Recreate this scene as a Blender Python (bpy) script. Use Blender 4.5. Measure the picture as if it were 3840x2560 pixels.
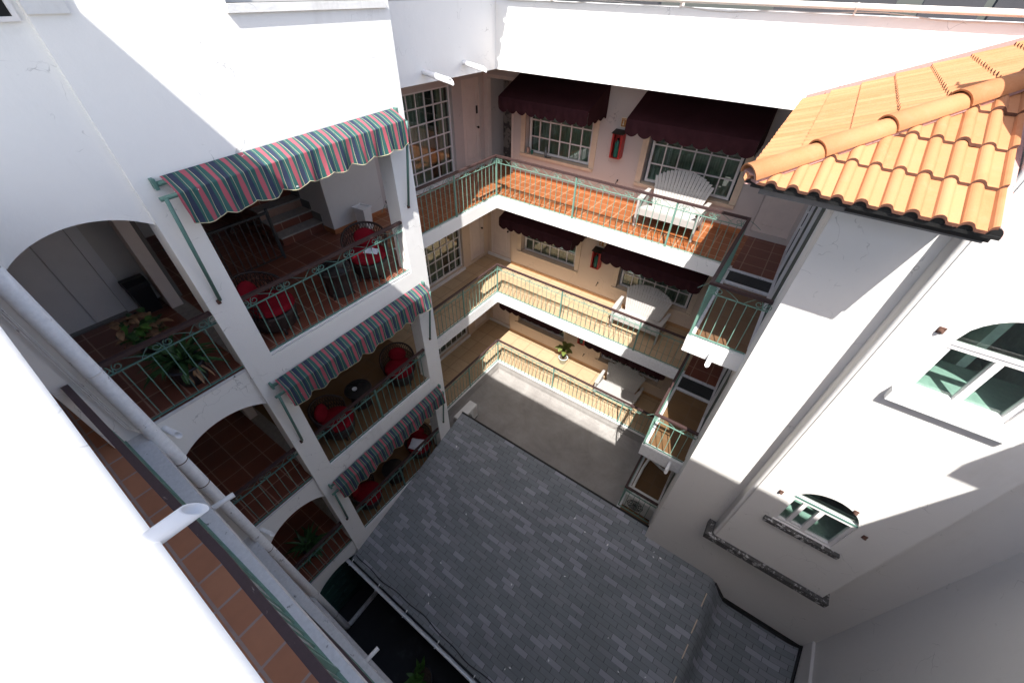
import bpy, bmesh, math, random
from mathutils import Vector, Matrix
random.seed(7)
for o in list(bpy.data.objects): bpy.data.objects.remove(o)
scene = bpy.context.scene
col = scene.collection
R = math.radians
PI = math.pi

# ------------------------------------------------------------------ camera
cam = bpy.data.cameras.new('camera'); camo = bpy.data.objects.new('camera', cam); col.objects.link(camo)
cam.sensor_width = 36; cam.lens = 13.961; cam.clip_start = 0.03; cam.clip_end = 2000
RX = Vector((0.81836765, 0.5744298, 0.01745862)); RY = Vector((0.39615766, -0.54186167, -0.7412456)); RZ = Vector((-0.4163334, 0.61352778, -0.67100682))
m = Matrix((RX, -RY, -RZ)).transposed().to_4x4(); m.translation = Vector((5.74748, -7.66283, 3.89391))
camo.matrix_world = m
scene.camera = camo
# ------------------------------------------------------------------ sky, sun, exposure
SUN = Vector((0.25, -0.607, 1.0)).normalized()
elev = math.asin(SUN.z); azim = math.atan2(SUN.x, SUN.y)
w = bpy.data.worlds.new('World'); scene.world = w; w.use_nodes = True
nt = w.node_tree; sky = nt.nodes.new('ShaderNodeTexSky'); sky.sky_type = 'NISHITA'; sky.sun_disc = False
sky.sun_elevation = elev; sky.sun_rotation = azim; sky.air_density = 1.0; sky.dust_density = 2.5; sky.ozone_density = 1.0
bg = nt.nodes['Background']; bg.inputs[1].default_value = 0.15
nt.links.new(sky.outputs[0], bg.inputs[0])
sl = bpy.data.lights.new('sun', 'SUN'); sl.energy = 5.0; sl.angle = R(0.42); sl.color = (1.0, 0.965, 0.91)
so = bpy.data.objects.new('sun', sl); col.objects.link(so); so.location = (8, -16, 24)
so.rotation_euler = (-SUN).to_track_quat('-Z', 'Y').to_euler()
scene.view_settings.view_transform = 'Standard'; scene.view_settings.look = 'None'
scene.view_settings.exposure = 1.08; scene.view_settings.gamma = 1
scene.render.engine = 'CYCLES'
scene.cycles.max_bounces = 10; scene.cycles.diffuse_bounces = 6; scene.cycles.transparent_max_bounces = 12

# ------------------------------------------------------------------ materials
class NT:
    def __init__(s, name):
        s.m = bpy.data.materials.new(name); s.m.use_nodes = True; s.t = s.m.node_tree
        s.b = s.t.nodes['Principled BSDF']
    def n(s, typ, **kw):
        x = s.t.nodes.new('ShaderNode' + typ)
        for k, v in kw.items():
            if k.startswith('i'): x.inputs[int(k[1:])].default_value = v
            else: setattr(x, k, v)
        return x
    def l(s, a, b): s.t.links.new(a, b)
    def math(s, op, a, b=None, c=None):
        x = s.n('Math', operation=op)
        for i, v in enumerate((a, b, c)):
            if v is None: continue
            if isinstance(v, (int, float)): x.inputs[i].default_value = v
            else: s.l(v, x.inputs[i])
        return x.outputs[0]
    def mix(s, fac, a, b, mode='MIX'):
        x = s.n('MixRGB', blend_type=mode)
        for i, v in enumerate((fac, a, b)):
            if isinstance(v, (int, float)): x.inputs[i].default_value = v
            elif isinstance(v, tuple): x.inputs[i].default_value = (*v, 1)
            else: s.l(v, x.inputs[i])
        return x.outputs[0]
    def ramp(s, v, *stops):
        x = s.n('ValToRGB'); e = x.color_ramp.elements
        while len(e) < len(stops): e.new(0.5)
        for el, (p, c) in zip(e, stops):
            el.position = p; el.color = (*c, 1) if isinstance(c, tuple) else (c, c, c, 1)
        s.l(v, x.inputs[0]); return x.outputs[0]
    def pos(s): return s.n('NewGeometry').outputs['Position']
    def noise(s, scale, detail=4, rough=.6, vec=None, dist=0.):
        x = s.n('TexNoise'); x.inputs['Scale'].default_value = scale; x.inputs['Detail'].default_value = detail
        x.inputs['Roughness'].default_value = rough; x.inputs['Distortion'].default_value = dist
        s.l(vec if vec is not None else s.pos(), x.inputs['Vector']); return x.outputs['Fac']
    def scalev(s, vec, sx, sy, sz):
        x = s.n('Mapping'); x.inputs['Scale'].default_value = (sx, sy, sz); s.l(vec, x.inputs[0]); return x.outputs[0]
    def bump(s, h, strength=.3, dist=.01):
        x = s.n('Bump'); x.inputs['Strength'].default_value = strength; x.inputs['Distance'].default_value = dist
        s.l(h, x.inputs['Height']); s.l(x.outputs[0], s.b.inputs['Normal'])
    def col(s, c):
        if isinstance(c, tuple): s.b.inputs['Base Color'].default_value = (*c, 1)
        else: s.l(c, s.b.inputs['Base Color'])
    def rough(s, r, spec=.5, metal=0):
        s.b.inputs['Roughness'].default_value = r; s.b.inputs['Specular IOR Level'].default_value = spec; s.b.inputs['Metallic'].default_value = metal

def stucco(name, c, dirt=(.42, .40, .36), amount=.5, lo=.56, bumpy=.35):
    k = NT(name); p = k.pos()
    big = k.noise(.9, 6, .65); streak = k.noise(3.0, 5, .7, k.scalev(p, 1, 1, .18))
    f = k.math('MULTIPLY', big, streak)
    d = k.ramp(f, (lo * lo, 0.), (lo * lo + .22, 1.))
    base = k.mix(k.math('MULTIPLY', d, amount), c, dirt)
    fine = k.noise(26, 4, .6); mid = k.noise(5.5, 5, .62)
    wob = k.n('TexNoise'); wob.inputs['Scale'].default_value = 3.2; wob.inputs['Detail'].default_value = 3; k.l(p, wob.inputs['Vector'])
    ad = k.n('VectorMath', operation='MULTIPLY_ADD'); k.l(wob.outputs['Color'], ad.inputs[0]); ad.inputs[1].default_value = (.5, .5, .5); k.l(p, ad.inputs[2])
    vo = k.n('TexVoronoi', feature='DISTANCE_TO_EDGE'); vo.inputs['Scale'].default_value = 2.1; k.l(ad.outputs[0], vo.inputs['Vector'])
    ck = k.math('MULTIPLY', k.math('LESS_THAN', vo.outputs['Distance'], .006), k.ramp(k.noise(1.7, 4, .7), (.54, 0.), (.60, 1.)))
    base = k.mix(k.math('MULTIPLY', mid, .16), base, tuple(x * .75 for x in c))
    base = k.mix(k.math('MULTIPLY', ck, .45), base, tuple(x * .35 for x in c))
    k.col(base); k.rough(.85, .25)
    k.bump(k.math('ADD', k.math('MULTIPLY', fine, .35), k.math('MULTIPLY', mid, 1.1)), bumpy, .018)
    return k.m
def plain(name, c, r=.6, var=.15, scale=14, spec=.4, metal=0, bump=0.):
    k = NT(name)
    o = k.n('TexCoord').outputs['Object']
    n = k.noise(scale, 5, .65, o)
    k.col(k.mix(k.ramp(n, (.3, 0.), (.7, 1.)), tuple(x * (1 - var) for x in c), tuple(min(1, x * (1 + var)) for x in c)))
    k.rough(r, spec, metal)
    if bump: k.bump(n, bump, .01)
    return k.m
def worn(name, c, c2, thr=.6, scale=9, r=.5, stretch=(1, 1, 1), spec=.4):
    k = NT(name); p = k.pos()
    n = k.noise(scale, 7, .72, k.scalev(p, *stretch)); v = k.noise(scale * 3, 3)
    a = k.mix(v, tuple(x * .8 for x in c), tuple(x * 1.2 for x in c))
    k.col(k.mix(k.ramp(n, (thr, 0.), (thr + .04, 1.)), a, c2)); k.rough(r, spec); k.bump(n, .2, .006)
    return k.m
def tiles(name, c1, c2, mortar, size, ms=.006, r=.35, off=(0, 0), gray=None):
    k = NT(name); p = k.pos()
    mp = k.n('Mapping'); mp.inputs['Location'].default_value = (off[0], off[1], 0); k.l(p, mp.inputs[0])
    b = k.n('TexBrick', offset=0., squash=1.)
    b.inputs['Scale'].default_value = 1; b.inputs['Brick Width'].default_value = size; b.inputs['Row Height'].default_value = size
    b.inputs['Mortar Size'].default_value = ms; b.inputs['Mortar Smooth'].default_value = .1; b.inputs['Bias'].default_value = 0
    b.inputs['Color1'].default_value = (*c1, 1); b.inputs['Color2'].default_value = (*c2, 1); b.inputs['Mortar'].default_value = (*mortar, 1)
    k.l(mp.outputs[0], b.inputs['Vector'])
    n = k.noise(5, 6, .7); n2 = k.noise(40, 3)
    c = k.mix(k.math('MULTIPLY', k.ramp(n, (.45, 0.), (.7, 1.)), .28), b.outputs['Color'], tuple(x * .55 for x in c1))
    c = k.mix(k.math('MULTIPLY', n2, .25), c, tuple(min(1, x * 1.25) for x in c2))
    if gray: c = k.mix(k.ramp(k.noise(1.6, 6, .7), (.57, 0.), (.63, 1.)), c, gray)
    k.col(c); k.rough(r, .45)
    k.bump(k.math('SUBTRACT', k.math('MULTIPLY', n2, .12), b.outputs['Fac']), .35, .006)
    return k.m
def glass(name, tint, r0=.05, rough=.02):
    k = NT(name)
    tr = k.n('BsdfTransparent'); tr.inputs[0].default_value = (*tint, 1)
    gl = k.n('BsdfGlossy'); gl.inputs[0].default_value = (.9, .95, .93, 1); gl.inputs['Roughness'].default_value = rough
    fr = k.n('LayerWeight'); fr.inputs[0].default_value = .5
    mx = k.n('MixShader'); k.l(k.math('MULTIPLY_ADD', k.math('POWER', fr.outputs['Facing'], 4.), .9, r0), mx.inputs[0]); k.l(tr.outputs[0], mx.inputs[1]); k.l(gl.outputs[0], mx.inputs[2])
    k.l(mx.outputs[0], k.t.nodes['Material Output'].inputs[0]); return k.m

M = {}
M['white'] = stucco('white stucco', (.85, .84, .815), amount=.34, bumpy=.16)
M['white_old'] = stucco('weathered white stucco', (.70, .70, .69), dirt=(.25, .24, .23), amount=.55, lo=.53)
M['tower'] = stucco('tower stucco', (.72, .70, .675), dirt=(.5, .46, .40), amount=.3, bumpy=.14)
M['cream'] = stucco('cream stucco', (.60, .485, .385), dirt=(.5, .40, .30), amount=.25, bumpy=.2)
M['pinkwall'] = stucco('pale pink stucco', (.53, .475, .45), dirt=(.5, .42, .36), amount=.25, bumpy=.2)
M['beige'] = plain('beige trim paint', (.62, .50, .38), .7, .1, 6)
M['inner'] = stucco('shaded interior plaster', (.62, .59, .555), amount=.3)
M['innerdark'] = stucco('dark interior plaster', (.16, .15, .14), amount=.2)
M['ceiling'] = plain('ceiling paint', (.45, .40, .36), .8, .06, 3)
M['stain'] = worn('peeling stained plaster', (.30, .26, .23), (.10, .09, .085), .5, 3.2, .85)
M['mould'] = worn('mould stained concrete', (.62, .62, .63), (.10, .10, .105), .62, 8, .85)
M['mouldy'] = worn('black mould on concrete', (.075, .072, .07), (.42, .41, .40), .545, 13, .9)
M['edge'] = worn('worn slab edge paint', (.78, .78, .78), (.30, .29, .28), .66, 6, .8)
M['tileA'] = tiles('terracotta floor tiles', (.235, .072, .022), (.29, .098, .034), (.42, .26, .165), .31, .011, .30, (.02, .05))
M['tileB'] = tiles('sand floor tiles', (.39, .275, .165), (.45, .33, .21), (.24, .17, .11), .52, .010, .38, (.12, .16))
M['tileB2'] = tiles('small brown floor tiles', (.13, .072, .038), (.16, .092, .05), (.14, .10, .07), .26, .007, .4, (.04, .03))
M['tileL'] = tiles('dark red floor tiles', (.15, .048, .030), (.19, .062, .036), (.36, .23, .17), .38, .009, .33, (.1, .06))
M['tileT'] = tiles('tan floor tiles', (.14, .078, .036), (.17, .098, .046), (.15, .095, .06), .40, .009, .4, (.1, .06))
M['tileN'] = tiles('near terracotta tiles', (.46, .20, .115), (.54, .25, .145), (.42, .36, .35), .326, .012, .5, (-.005, .105))
M['skirt'] = plain('terracotta skirting', (.40, .15, .06), .5)
M['skirtB'] = plain('tan skirting', (.42, .24, .12), .5)
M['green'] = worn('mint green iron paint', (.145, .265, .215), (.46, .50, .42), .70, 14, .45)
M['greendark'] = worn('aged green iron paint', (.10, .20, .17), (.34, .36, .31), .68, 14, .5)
M['handrail'] = worn('weathered brown handrail', (.055, .032, .031), (.26, .19, .15), .66, 8, .5, (1, 1, 1))
M['handrailN'] = worn('peeling brown handrail', (.085, .055, .058), (.44, .36, .31), .64, 11, .55, (.35, 1.6, 1))
M['maroon'] = plain('maroon awning canvas', (.040, .012, .015), .85, .18, 3, .15, 0, .15)
M['white_paint'] = plain('white painted wood', (.72, .71, .70), .5, .05, 6)
M['door_paint'] = plain('white door paint', (.66, .57, .52), .55, .05, 5)
M['alu'] = plain('white aluminium frame', (.72, .70, .69), .4, .04, 5)
M['bench'] = plain('white plastic bench', (.38, .365, .35), .45, .05, 8)
M['wicker'] = plain('dark woven wicker', (.030, .018, .016), .55, .5, 60, .4, 0, .5)
M['red'] = plain('crimson cushion fabric', (.20, .008, .016), .9, .15, 12, .1, 0, .2)
M['towel'] = plain('white towel cotton', (.72, .74, .82), .95, .06, 25, .1, 0, .3)
M['tabletop'] = plain('smoked table glass', (.028, .026, .026), .18, .3, 6, .5)
M['curtain'] = plain('pale green curtain', (.40, .46, .40), .9, .12, 5, .1)
M['glass'] = glass('window glass', (.42, .52, .47), .13)
M['glassg'] = glass('green tinted glass', (.76, .88, .83), .09)
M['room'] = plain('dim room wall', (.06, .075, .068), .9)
M['roomg'] = plain('pale green room wall', (.60, .665, .635), .9)
M['shelf'] = plain('mint green shelf paint', (.30, .39, .355), .7)
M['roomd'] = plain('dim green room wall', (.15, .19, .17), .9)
M['black'] = plain('black plastic', (.012, .012, .014), .45)
M['blackmat'] = worn('black bitumen paint', (.012, .012, .012), (.22, .21, .20), .72, 16, .35)
M['knob'] = plain('dark bronze', (.035, .028, .024), .4, .2, 20, .5, .6)
M['steel'] = plain('brushed panel steel', (.30, .29, .28), .35, .1, 20, .5, .8)
M['elev'] = plain('grey lift door paint', (.72, .71, .71), .5, .04, 3)
M['redbox'] = plain('red cabinet paint', (.42, .035, .03), .4)
M['tank'] = plain('green cylinder paint', (.02, .14, .10), .35)
M['sign'] = plain('orange sign plate', (.48, .20, .055), .5)
M['signw'] = plain('cream sign print', (.75, .66, .50), .5)
M['pvc'] = plain('white pvc pipe', (.78, .78, .78), .35, .03, 3)
M['cream_pipe'] = plain('cream painted pipe', (.80, .72, .64), .5, .06, 4)
M['pipegrey'] = worn('dusty grey pipe', (.80, .795, .785), (.40, .38, .36), .62, 7, .6)
M['cable'] = plain('black cable', (.02, .02, .022), .5)
M['gutter'] = plain('silver gutter metal', (.62, .64, .66), .35, .08, 9, .5, .3)
M['ac'] = plain('white appliance paint', (.68, .68, .66), .45, .05, 7)
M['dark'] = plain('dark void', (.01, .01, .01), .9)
M['deck'] = plain('grey painted roof deck', (.05, .05, .056), .8, .1, 2)
M['leaf'] = plain('dark green leaf', (.035, .085, .026), .4, .5, 9)
M['leafy'] = plain('yellow green leaf', (.16, .20, .05), .45, .5, 14)
M['leafb'] = plain('dry brown leaf', (.26, .15, .08), .7, .5, 12)
M['leafg'] = plain('fresh green leaf', (.07, .16, .03), .45, .4, 11)
M['soil'] = plain('potting soil', (.10, .07, .05), .95, .4, 30)
M['potblue'] = plain('pale blue glazed pot', (.55, .66, .66), .35, .06, 6)
M['potdark'] = plain('charcoal plastic pot', (.045, .045, .055), .45)
M['door_green'] = plain('dark green door paint', (.030, .085, .068), .5, .2, 5)
M['stone'] = plain('stair nosing stone', (.30, .27, .24), .7, .25, 14)
M['rust'] = plain('rusty iron', (.085, .042, .03), .85, .5, 40)
M['mortar'] = worn('ridge mortar', (.42, .25, .23), (.06, .05, .05), .63, 16, .9)
M['bottle'] = plain('clear bottle glass', (.16, .20, .22), .08, .1, 8, .8)
M['label'] = plain('tin label paper', (.45, .30, .24), .6, .4, 30)
M['grille'] = plain('black iron grille', (.045, .047, .047), .5)

def mk_ground():
    k = NT('dark wet courtyard asphalt'); n = k.noise(1.3, 7, .65); f = k.noise(60, 2)
    c = k.ramp(n, (.42, (.006, .007, .010)), (.60, (.014, .016, .020)), (.74, (.055, .058, .065)))
    k.col(k.mix(k.math('MULTIPLY', f, .3), c, (.03, .032, .036))); k.rough(.55, .4); k.bump(f, .2, .004); return k.m
M['ground'] = mk_ground()
def mk_membrane():
    k = NT('grey roof membrane'); p = k.pos(); n = k.noise(1.1, 7, .7, None, .6); s = k.noise(5, 5, .7, k.scalev(p, .35, 1.6, 1)); v = k.noise(2.2, 4, .6, k.scalev(p, 1.6, .5, 1), 1.2)
    c = k.mix(k.ramp(n, (.35, 0.), (.68, 1.)), (.22, .205, .195), (.31, .295, .28))
    k.col(k.mix(k.math('MULTIPLY', k.ramp(s, (.5, 0.), (.75, 1.)), .35), c, (.20, .19, .18))); k.rough(.55, .35)
    ridge = k.math('POWER', k.math('SUBTRACT', 1., k.math('ABSOLUTE', k.math('MULTIPLY', k.math('SUBTRACT', v, .5), 5.))), 3.)
    k.bump(k.math('ADD', k.math('MULTIPLY', s, .25), ridge), .3, .02); return k.m
M['membrane'] = mk_membrane()
def mk_shingle():
    k = NT('slate grey asphalt shingles'); uv = k.n('UVMap').outputs[0]
    sp = k.n('SeparateXYZ'); k.l(uv, sp.inputs[0]); U, V = sp.outputs[0], sp.outputs[1]
    rv = k.math('DIVIDE', V, .103); row = k.math('FLOOR', rv); fv = k.math('FRACT', rv)
    wn = k.n('TexWhiteNoise', noise_dimensions='1D'); k.l(row, wn.inputs['W'])
    sh = k.math('ADD', k.math('MULTIPLY', row, .5), k.math('MULTIPLY', wn.outputs[0], .2))
    ru = k.math('ADD', k.math('DIVIDE', U, .305), sh); cl = k.math('FLOOR', ru); fu = k.math('FRACT', ru)
    cb = k.n('CombineXYZ'); k.l(cl, cb.inputs[0]); k.l(row, cb.inputs[1])
    w2 = k.n('TexWhiteNoise', noise_dimensions='2D'); k.l(cb.outputs[0], w2.inputs['Vector'])
    cb2 = k.n('CombineXYZ'); k.l(k.math('MULTIPLY', cl, .62), cb2.inputs[0]); k.l(k.math('MULTIPLY', row, 1.7), cb2.inputs[1])
    grp = k.noise(1.0, 1, .5, cb2.outputs[0])
    t = k.math('ADD', k.math('MULTIPLY', w2.outputs[0], .45), k.math('MULTIPLY', grp, .75))
    c = k.ramp(t, (.28, (.185, .205, .216)), (.62, (.218, .238, .250)), (.72, (.255, .268, .286)), (.82, (.36, .365, .41)))
    grain = k.noise(170, 2, .7); big = k.noise(.8, 5, .6)
    c = k.mix(k.ramp(grain, (.35, 0.), (.75, .5)), c, (.32, .33, .34))
    c = k.mix(k.math('MULTIPLY', k.ramp(big, (.4, 0.), (.75, 1.)), .22), c, (.06, .063, .066))
    cut = k.math('MULTIPLY', k.math('LESS_THAN', k.math('ABSOLUTE', k.math('SUBTRACT', fu, .012)), .0125), k.math('LESS_THAN', fv, .93))
    rl = k.math('LESS_THAN', fv, .07)
    line = k.math('MAXIMUM', k.math('MULTIPLY', cut, .85), k.math('MULTIPLY', rl, .42))
    k.col(k.mix(line, c, (.012, .013, .014))); k.rough(.95, .15)
    k.bump(k.math('SUBTRACT', k.math('ADD', k.math('MULTIPLY', grain, .22), k.math('MULTIPLY', k.math('SUBTRACT', 1., fv), .5)), line), .5, .006); return k.m
M['shingle'] = mk_shingle()
def mk_rooftile():
    k = NT('orange clay roof tile'); n = k.noise(9, 6, .7); b = k.noise(2.5, 3, .6); f = k.noise(70, 2)
    wnz = k.n('TexWhiteNoise', noise_dimensions='2D'); uv = k.n('UVMap').outputs[0]; k.l(uv, wnz.inputs['Vector'])
    c = k.mix(wnz.outputs[0], (.36, .145, .058), (.45, .205, .095))
    c = k.mix(k.ramp(n, (.50, 0.), (.68, .55)), c, (.41, .195, .100))
    c = k.mix(k.ramp(b, (.6, 0.), (.75, .5)), c, (.32, .11, .036))
    k.col(k.mix(k.math('MULTIPLY', f, .2), c, (.6, .3, .16))); k.rough(.75, .25); k.bump(n, .12, .006); return k.m
M['rooftile'] = mk_rooftile()
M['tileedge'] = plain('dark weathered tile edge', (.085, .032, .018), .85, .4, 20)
M['fascia_shade'] = plain('shade grey fascia', (.17, .16, .155), .7, .12, 5)  # grey darkened to stand in for shade under the tile eave
def mk_stripes():
    k = NT('green navy pink striped canvas'); uv = k.n('UVMap').outputs[0]
    sp = k.n('SeparateXYZ'); k.l(uv, sp.inputs[0]); f = k.math('FRACT', k.math('DIVIDE', sp.outputs[0], .194))
    x = k.n('ValToRGB'); x.color_ramp.interpolation = 'CONSTANT'; e = x.color_ramp.elements
    G = (.012, .082, .072); N = (.012, .020, .058); P = (.36, .070, .095); Y = (.46, .42, .27)
    st = [(0, G), (.14, P), (.37, G), (.52, Y), (.545, N), (.79, G), (.90, Y), (.92, G), (.98, G)]
    while len(e) < len(st): e.new(.5)
    for el, (p, c) in zip(e, st): el.position = p; el.color = (*c, 1)
    k.l(f, x.inputs[0]); n = k.noise(7, 4); sp2 = k.noise(13, 2)
    c = k.mix(k.math('MULTIPLY', n, .28), x.outputs[0], (.10, .12, .12))
    hem = k.math('GREATER_THAN', sp.outputs[1], .985)
    c = k.mix(hem, c, (.50, .46, .30))
    k.col(k.mix(k.ramp(sp2, (.76, 0.), (.775, 1.)), c, (.65, .66, .66))); k.rough(.7, .3); k.bump(n, .2, .012); return k.m
M['stripes'] = mk_stripes()

# ------------------------------------------------------------------ mesh helpers
class MB:
    def __init__(s): s.b = bmesh.new(); s.uv = None
    def face(s, pts):
        vs = [s.b.verts.new(p) for p in pts]
        try: return s.b.faces.new(vs)
        except ValueError: return None
    def box(s, x0, x1, y0, y1, z0, z1):
        if x0 > x1: x0, x1 = x1, x0
        if y0 > y1: y0, y1 = y1, y0
        if z0 > z1: z0, z1 = z1, z0
        v = [s.b.verts.new(p) for p in ((x0,y0,z0),(x1,y0,z0),(x1,y1,z0),(x0,y1,z0),(x0,y0,z1),(x1,y0,z1),(x1,y1,z1),(x0,y1,z1))]
        for f in ((3,2,1,0),(4,5,6,7),(0,1,5,4),(1,2,6,5),(2,3,7,6),(3,0,4,7)): s.b.faces.new([v[i] for i in f])
        return s
    def bar(s, p, q, wd, ht, up=(0, 0, 1)):
        p = Vector(p); q = Vector(q); d = (q - p).normalized(); up = Vector(up)
        if abs(d.dot(up)) > .99: up = Vector((1, 0, 0))
        a = d.cross(up).normalized() * wd / 2; b = a.cross(d).normalized() * ht / 2
        v = [s.b.verts.new(c) for c in (p-a-b, p+a-b, p+a+b, p-a+b, q-a-b, q+a-b, q+a+b, q-a+b)]
        for f in ((3,2,1,0),(4,5,6,7),(0,1,5,4),(1,2,6,5),(2,3,7,6),(3,0,4,7)): s.b.faces.new([v[i] for i in f])
        return s
    def tube(s, pts, r, n=8, cap=True):
        pts = [Vector(p) for p in pts]; rings = []; nrm = None
        rr = r if isinstance(r, (list, tuple)) else [r] * len(pts)
        for i, p in enumerate(pts):
            d = (pts[min(i+1, len(pts)-1)] - pts[max(i-1, 0)])
            d = d.normalized() if d.length > 1e-9 else Vector((0, 0, 1))
            if nrm is None: nrm = d.orthogonal().normalized()
            nrm = (nrm - d * nrm.dot(d))
            nrm = nrm.normalized() if nrm.length > 1e-6 else d.orthogonal().normalized()
            bn = d.cross(nrm)
            rings.append([s.b.verts.new(p + (nrm * math.cos(2*PI*j/n) + bn * math.sin(2*PI*j/n)) * rr[i]) for j in range(n)])
        for a, b in zip(rings, rings[1:]):
            for j in range(n):
                f = s.b.faces.new((a[j], a[(j+1) % n], b[(j+1) % n], b[j])); f.smooth = n > 5
        if cap: s.b.faces.new(rings[0][::-1]); s.b.faces.new(rings[-1])
        return s
    def lathe(s, prof, c=(0, 0, 0), n=24, sx=1, sy=1, a0=0., a1=2*PI, smooth=True):
        c = Vector(c); full = abs(a1 - a0 - 2*PI) < 1e-6; cnt = n if full else n + 1; rings = []
        for r, z in prof:
            rings.append([s.b.verts.new(c + Vector((r*sx*math.cos(a0+(a1-a0)*j/n), r*sy*math.sin(a0+(a1-a0)*j/n), z))) for j in range(cnt)])
        for a, b in zip(rings, rings[1:]):
            for j in range(n):
                f = s.b.faces.new((a[j], a[(j+1) % cnt], b[(j+1) % cnt], b[j])); f.smooth = smooth
        return s
    def prism(s, pts2, axis, a, b):
        # outline pts2 (u,v); axis x: (y,z) extruded x a..b ; axis y: (x,z); axis z: (x,y)
        def P(u, v, t): return (t, u, v) if axis == 'x' else (u, t, v) if axis == 'y' else (u, v, t)
        A = [s.b.verts.new(P(u, v, a)) for u, v in pts2]; B = [s.b.verts.new(P(u, v, b)) for u, v in pts2]
        s.b.faces.new(A); s.b.faces.new(B[::-1]); n = len(pts2)
        for i in range(n): s.b.faces.new((A[i], B[i], B[(i+1) % n], A[(i+1) % n]))
        return s
    def wall(s, axis, a, b, u0, u1, v0, v1, holes=()):
        # rectangular wall with rectangular holes, thickness a..b along axis ('x' or 'y'); u = the other horizontal axis, v = z
        us = sorted({u0, u1, *[h[0] for h in holes], *[h[1] for h in holes]}); vs = sorted({v0, v1, *[h[2] for h in holes], *[h[3] for h in holes]})
        us = [u for u in us if u0 <= u <= u1]; vs = [v for v in vs if v0 <= v <= v1]
        def solid(i, j):
            if not (0 <= i < len(us)-1 and 0 <= j < len(vs)-1): return False
            cu, cv = (us[i]+us[i+1])/2, (vs[j]+vs[j+1])/2
            return not any(h[0] < cu < h[1] and h[2] < cv < h[3] for h in holes)
        def P(u, v, t): return (t, u, v) if axis == 'x' else (u, t, v)
        for i in range(len(us)-1):
            for j in range(len(vs)-1):
                if not solid(i, j): continue
                U0, U1, V0, V1 = us[i], us[i+1], vs[j], vs[j+1]
                s.face([P(U0,V0,a), P(U1,V0,a), P(U1,V1,a), P(U0,V1,a)]); s.face([P(U0,V1,b), P(U1,V1,b), P(U1,V0,b), P(U0,V0,b)])
                if not solid(i-1, j): s.face([P(U0,V0,a), P(U0,V1,a), P(U0,V1,b), P(U0,V0,b)])
                if not solid(i+1, j): s.face([P(U1,V0,a), P(U1,V0,b), P(U1,V1,b), P(U1,V1,a)])
                if not solid(i, j-1): s.face([P(U0,V0,a), P(U0,V0,b), P(U1,V0,b), P(U1,V0,a)])
                if not solid(i, j+1): s.face([P(U0,V1,a), P(U1,V1,a), P(U1,V1,b), P(U0,V1,b)])
        return s
    def xf(s, mat):
        bmesh.ops.transform(s.b, matrix=mat, verts=s.b.verts); return s
    def bevel(s, w, seg=2):
        bmesh.ops.bevel(s.b, geom=[e for e in s.b.edges], offset=w, segments=seg, profile=.5, affect='EDGES', clamp_overlap=True); return s
    def mesh(s, name, mat, smooth=False, merge=True):
        if merge: bmesh.ops.remove_doubles(s.b, verts=s.b.verts, dist=1e-5)
        bmesh.ops.recalc_face_normals(s.b, faces=s.b.faces)
        me = bpy.data.meshes.new(name); s.b.to_mesh(me); s.b.free()
        if mat is not None: me.materials.append(mat)
        if smooth:
            for p in me.polygons: p.use_smooth = True
        return me
def wpos(o):
    v = Vector(o.location)
    while o.parent: o = o.parent; v = v + Vector(o.location)
    return v
def obj(name, mb, mat, parent=None, loc=None, world=True, smooth=False, kind=None, label=None):
    """link a mesh; world=True: the coordinates in mb are world coordinates"""
    me = mb if isinstance(mb, bpy.types.Mesh) else mb.mesh(name, mat, smooth)
    o = bpy.data.objects.new(name, me); col.objects.link(o)
    base = wpos(parent) if parent else Vector((0, 0, 0))
    if parent: o.parent = parent
    if loc is not None: o.location = Vector(loc) - (base if world else Vector((0, 0, 0)))
    elif world and parent and me.users == 1:
        me.transform(Matrix.Translation(-base))
    if kind: o['kind'] = kind
    if label: o['label'] = label
    return o
def thing(name, label, cat, loc=(0, 0, 0), rotz=0., group=None):
    o = bpy.data.objects.new(name, None); o.empty_display_size = .2; col.objects.link(o)
    o.location = loc; o.rotation_euler = (0, 0, rotz); o['label'] = label; o['category'] = cat
    if group: o['group'] = group
    return o
def tag(o, label, cat, group=None):
    o['label'] = label; o['category'] = cat
    if group: o['group'] = group
    return o
def recentre(o, loc):
    """move the origin of a one-mesh thing to loc"""
    o.data.transform(Matrix.Translation(-Vector(loc))); o.location = loc; return o
def dup(root, loc, rotz=None, label=None, group=None):
    def cp(o, parent):
        c = o.copy(); col.objects.link(c); c.parent = parent
        for ch in list(o.children): cp(ch, c)
        return c
    r = cp(root, None); r.location = loc
    if rotz is not None: r.rotation_euler = (0, 0, rotz)
    if label: r['label'] = label
    if group: r['group'] = group
    return r
def struct(name, mb, mat, **k):
    o = obj(name, mb, mat, **k); o['kind'] = 'structure'; return o

ZA, ZB, ZC, ZG = 0., -2.862, -5.68, -8.5
LV = (('upper', ZA), ('middle', ZB), ('lowest', ZC))

# ================================================================== SETTING
g = MB(); g.face([(-60, -60, ZG), (60, -60, ZG), (60, 60, ZG), (-60, 60, ZG)]); struct('ground', g, M['ground'])

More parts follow.
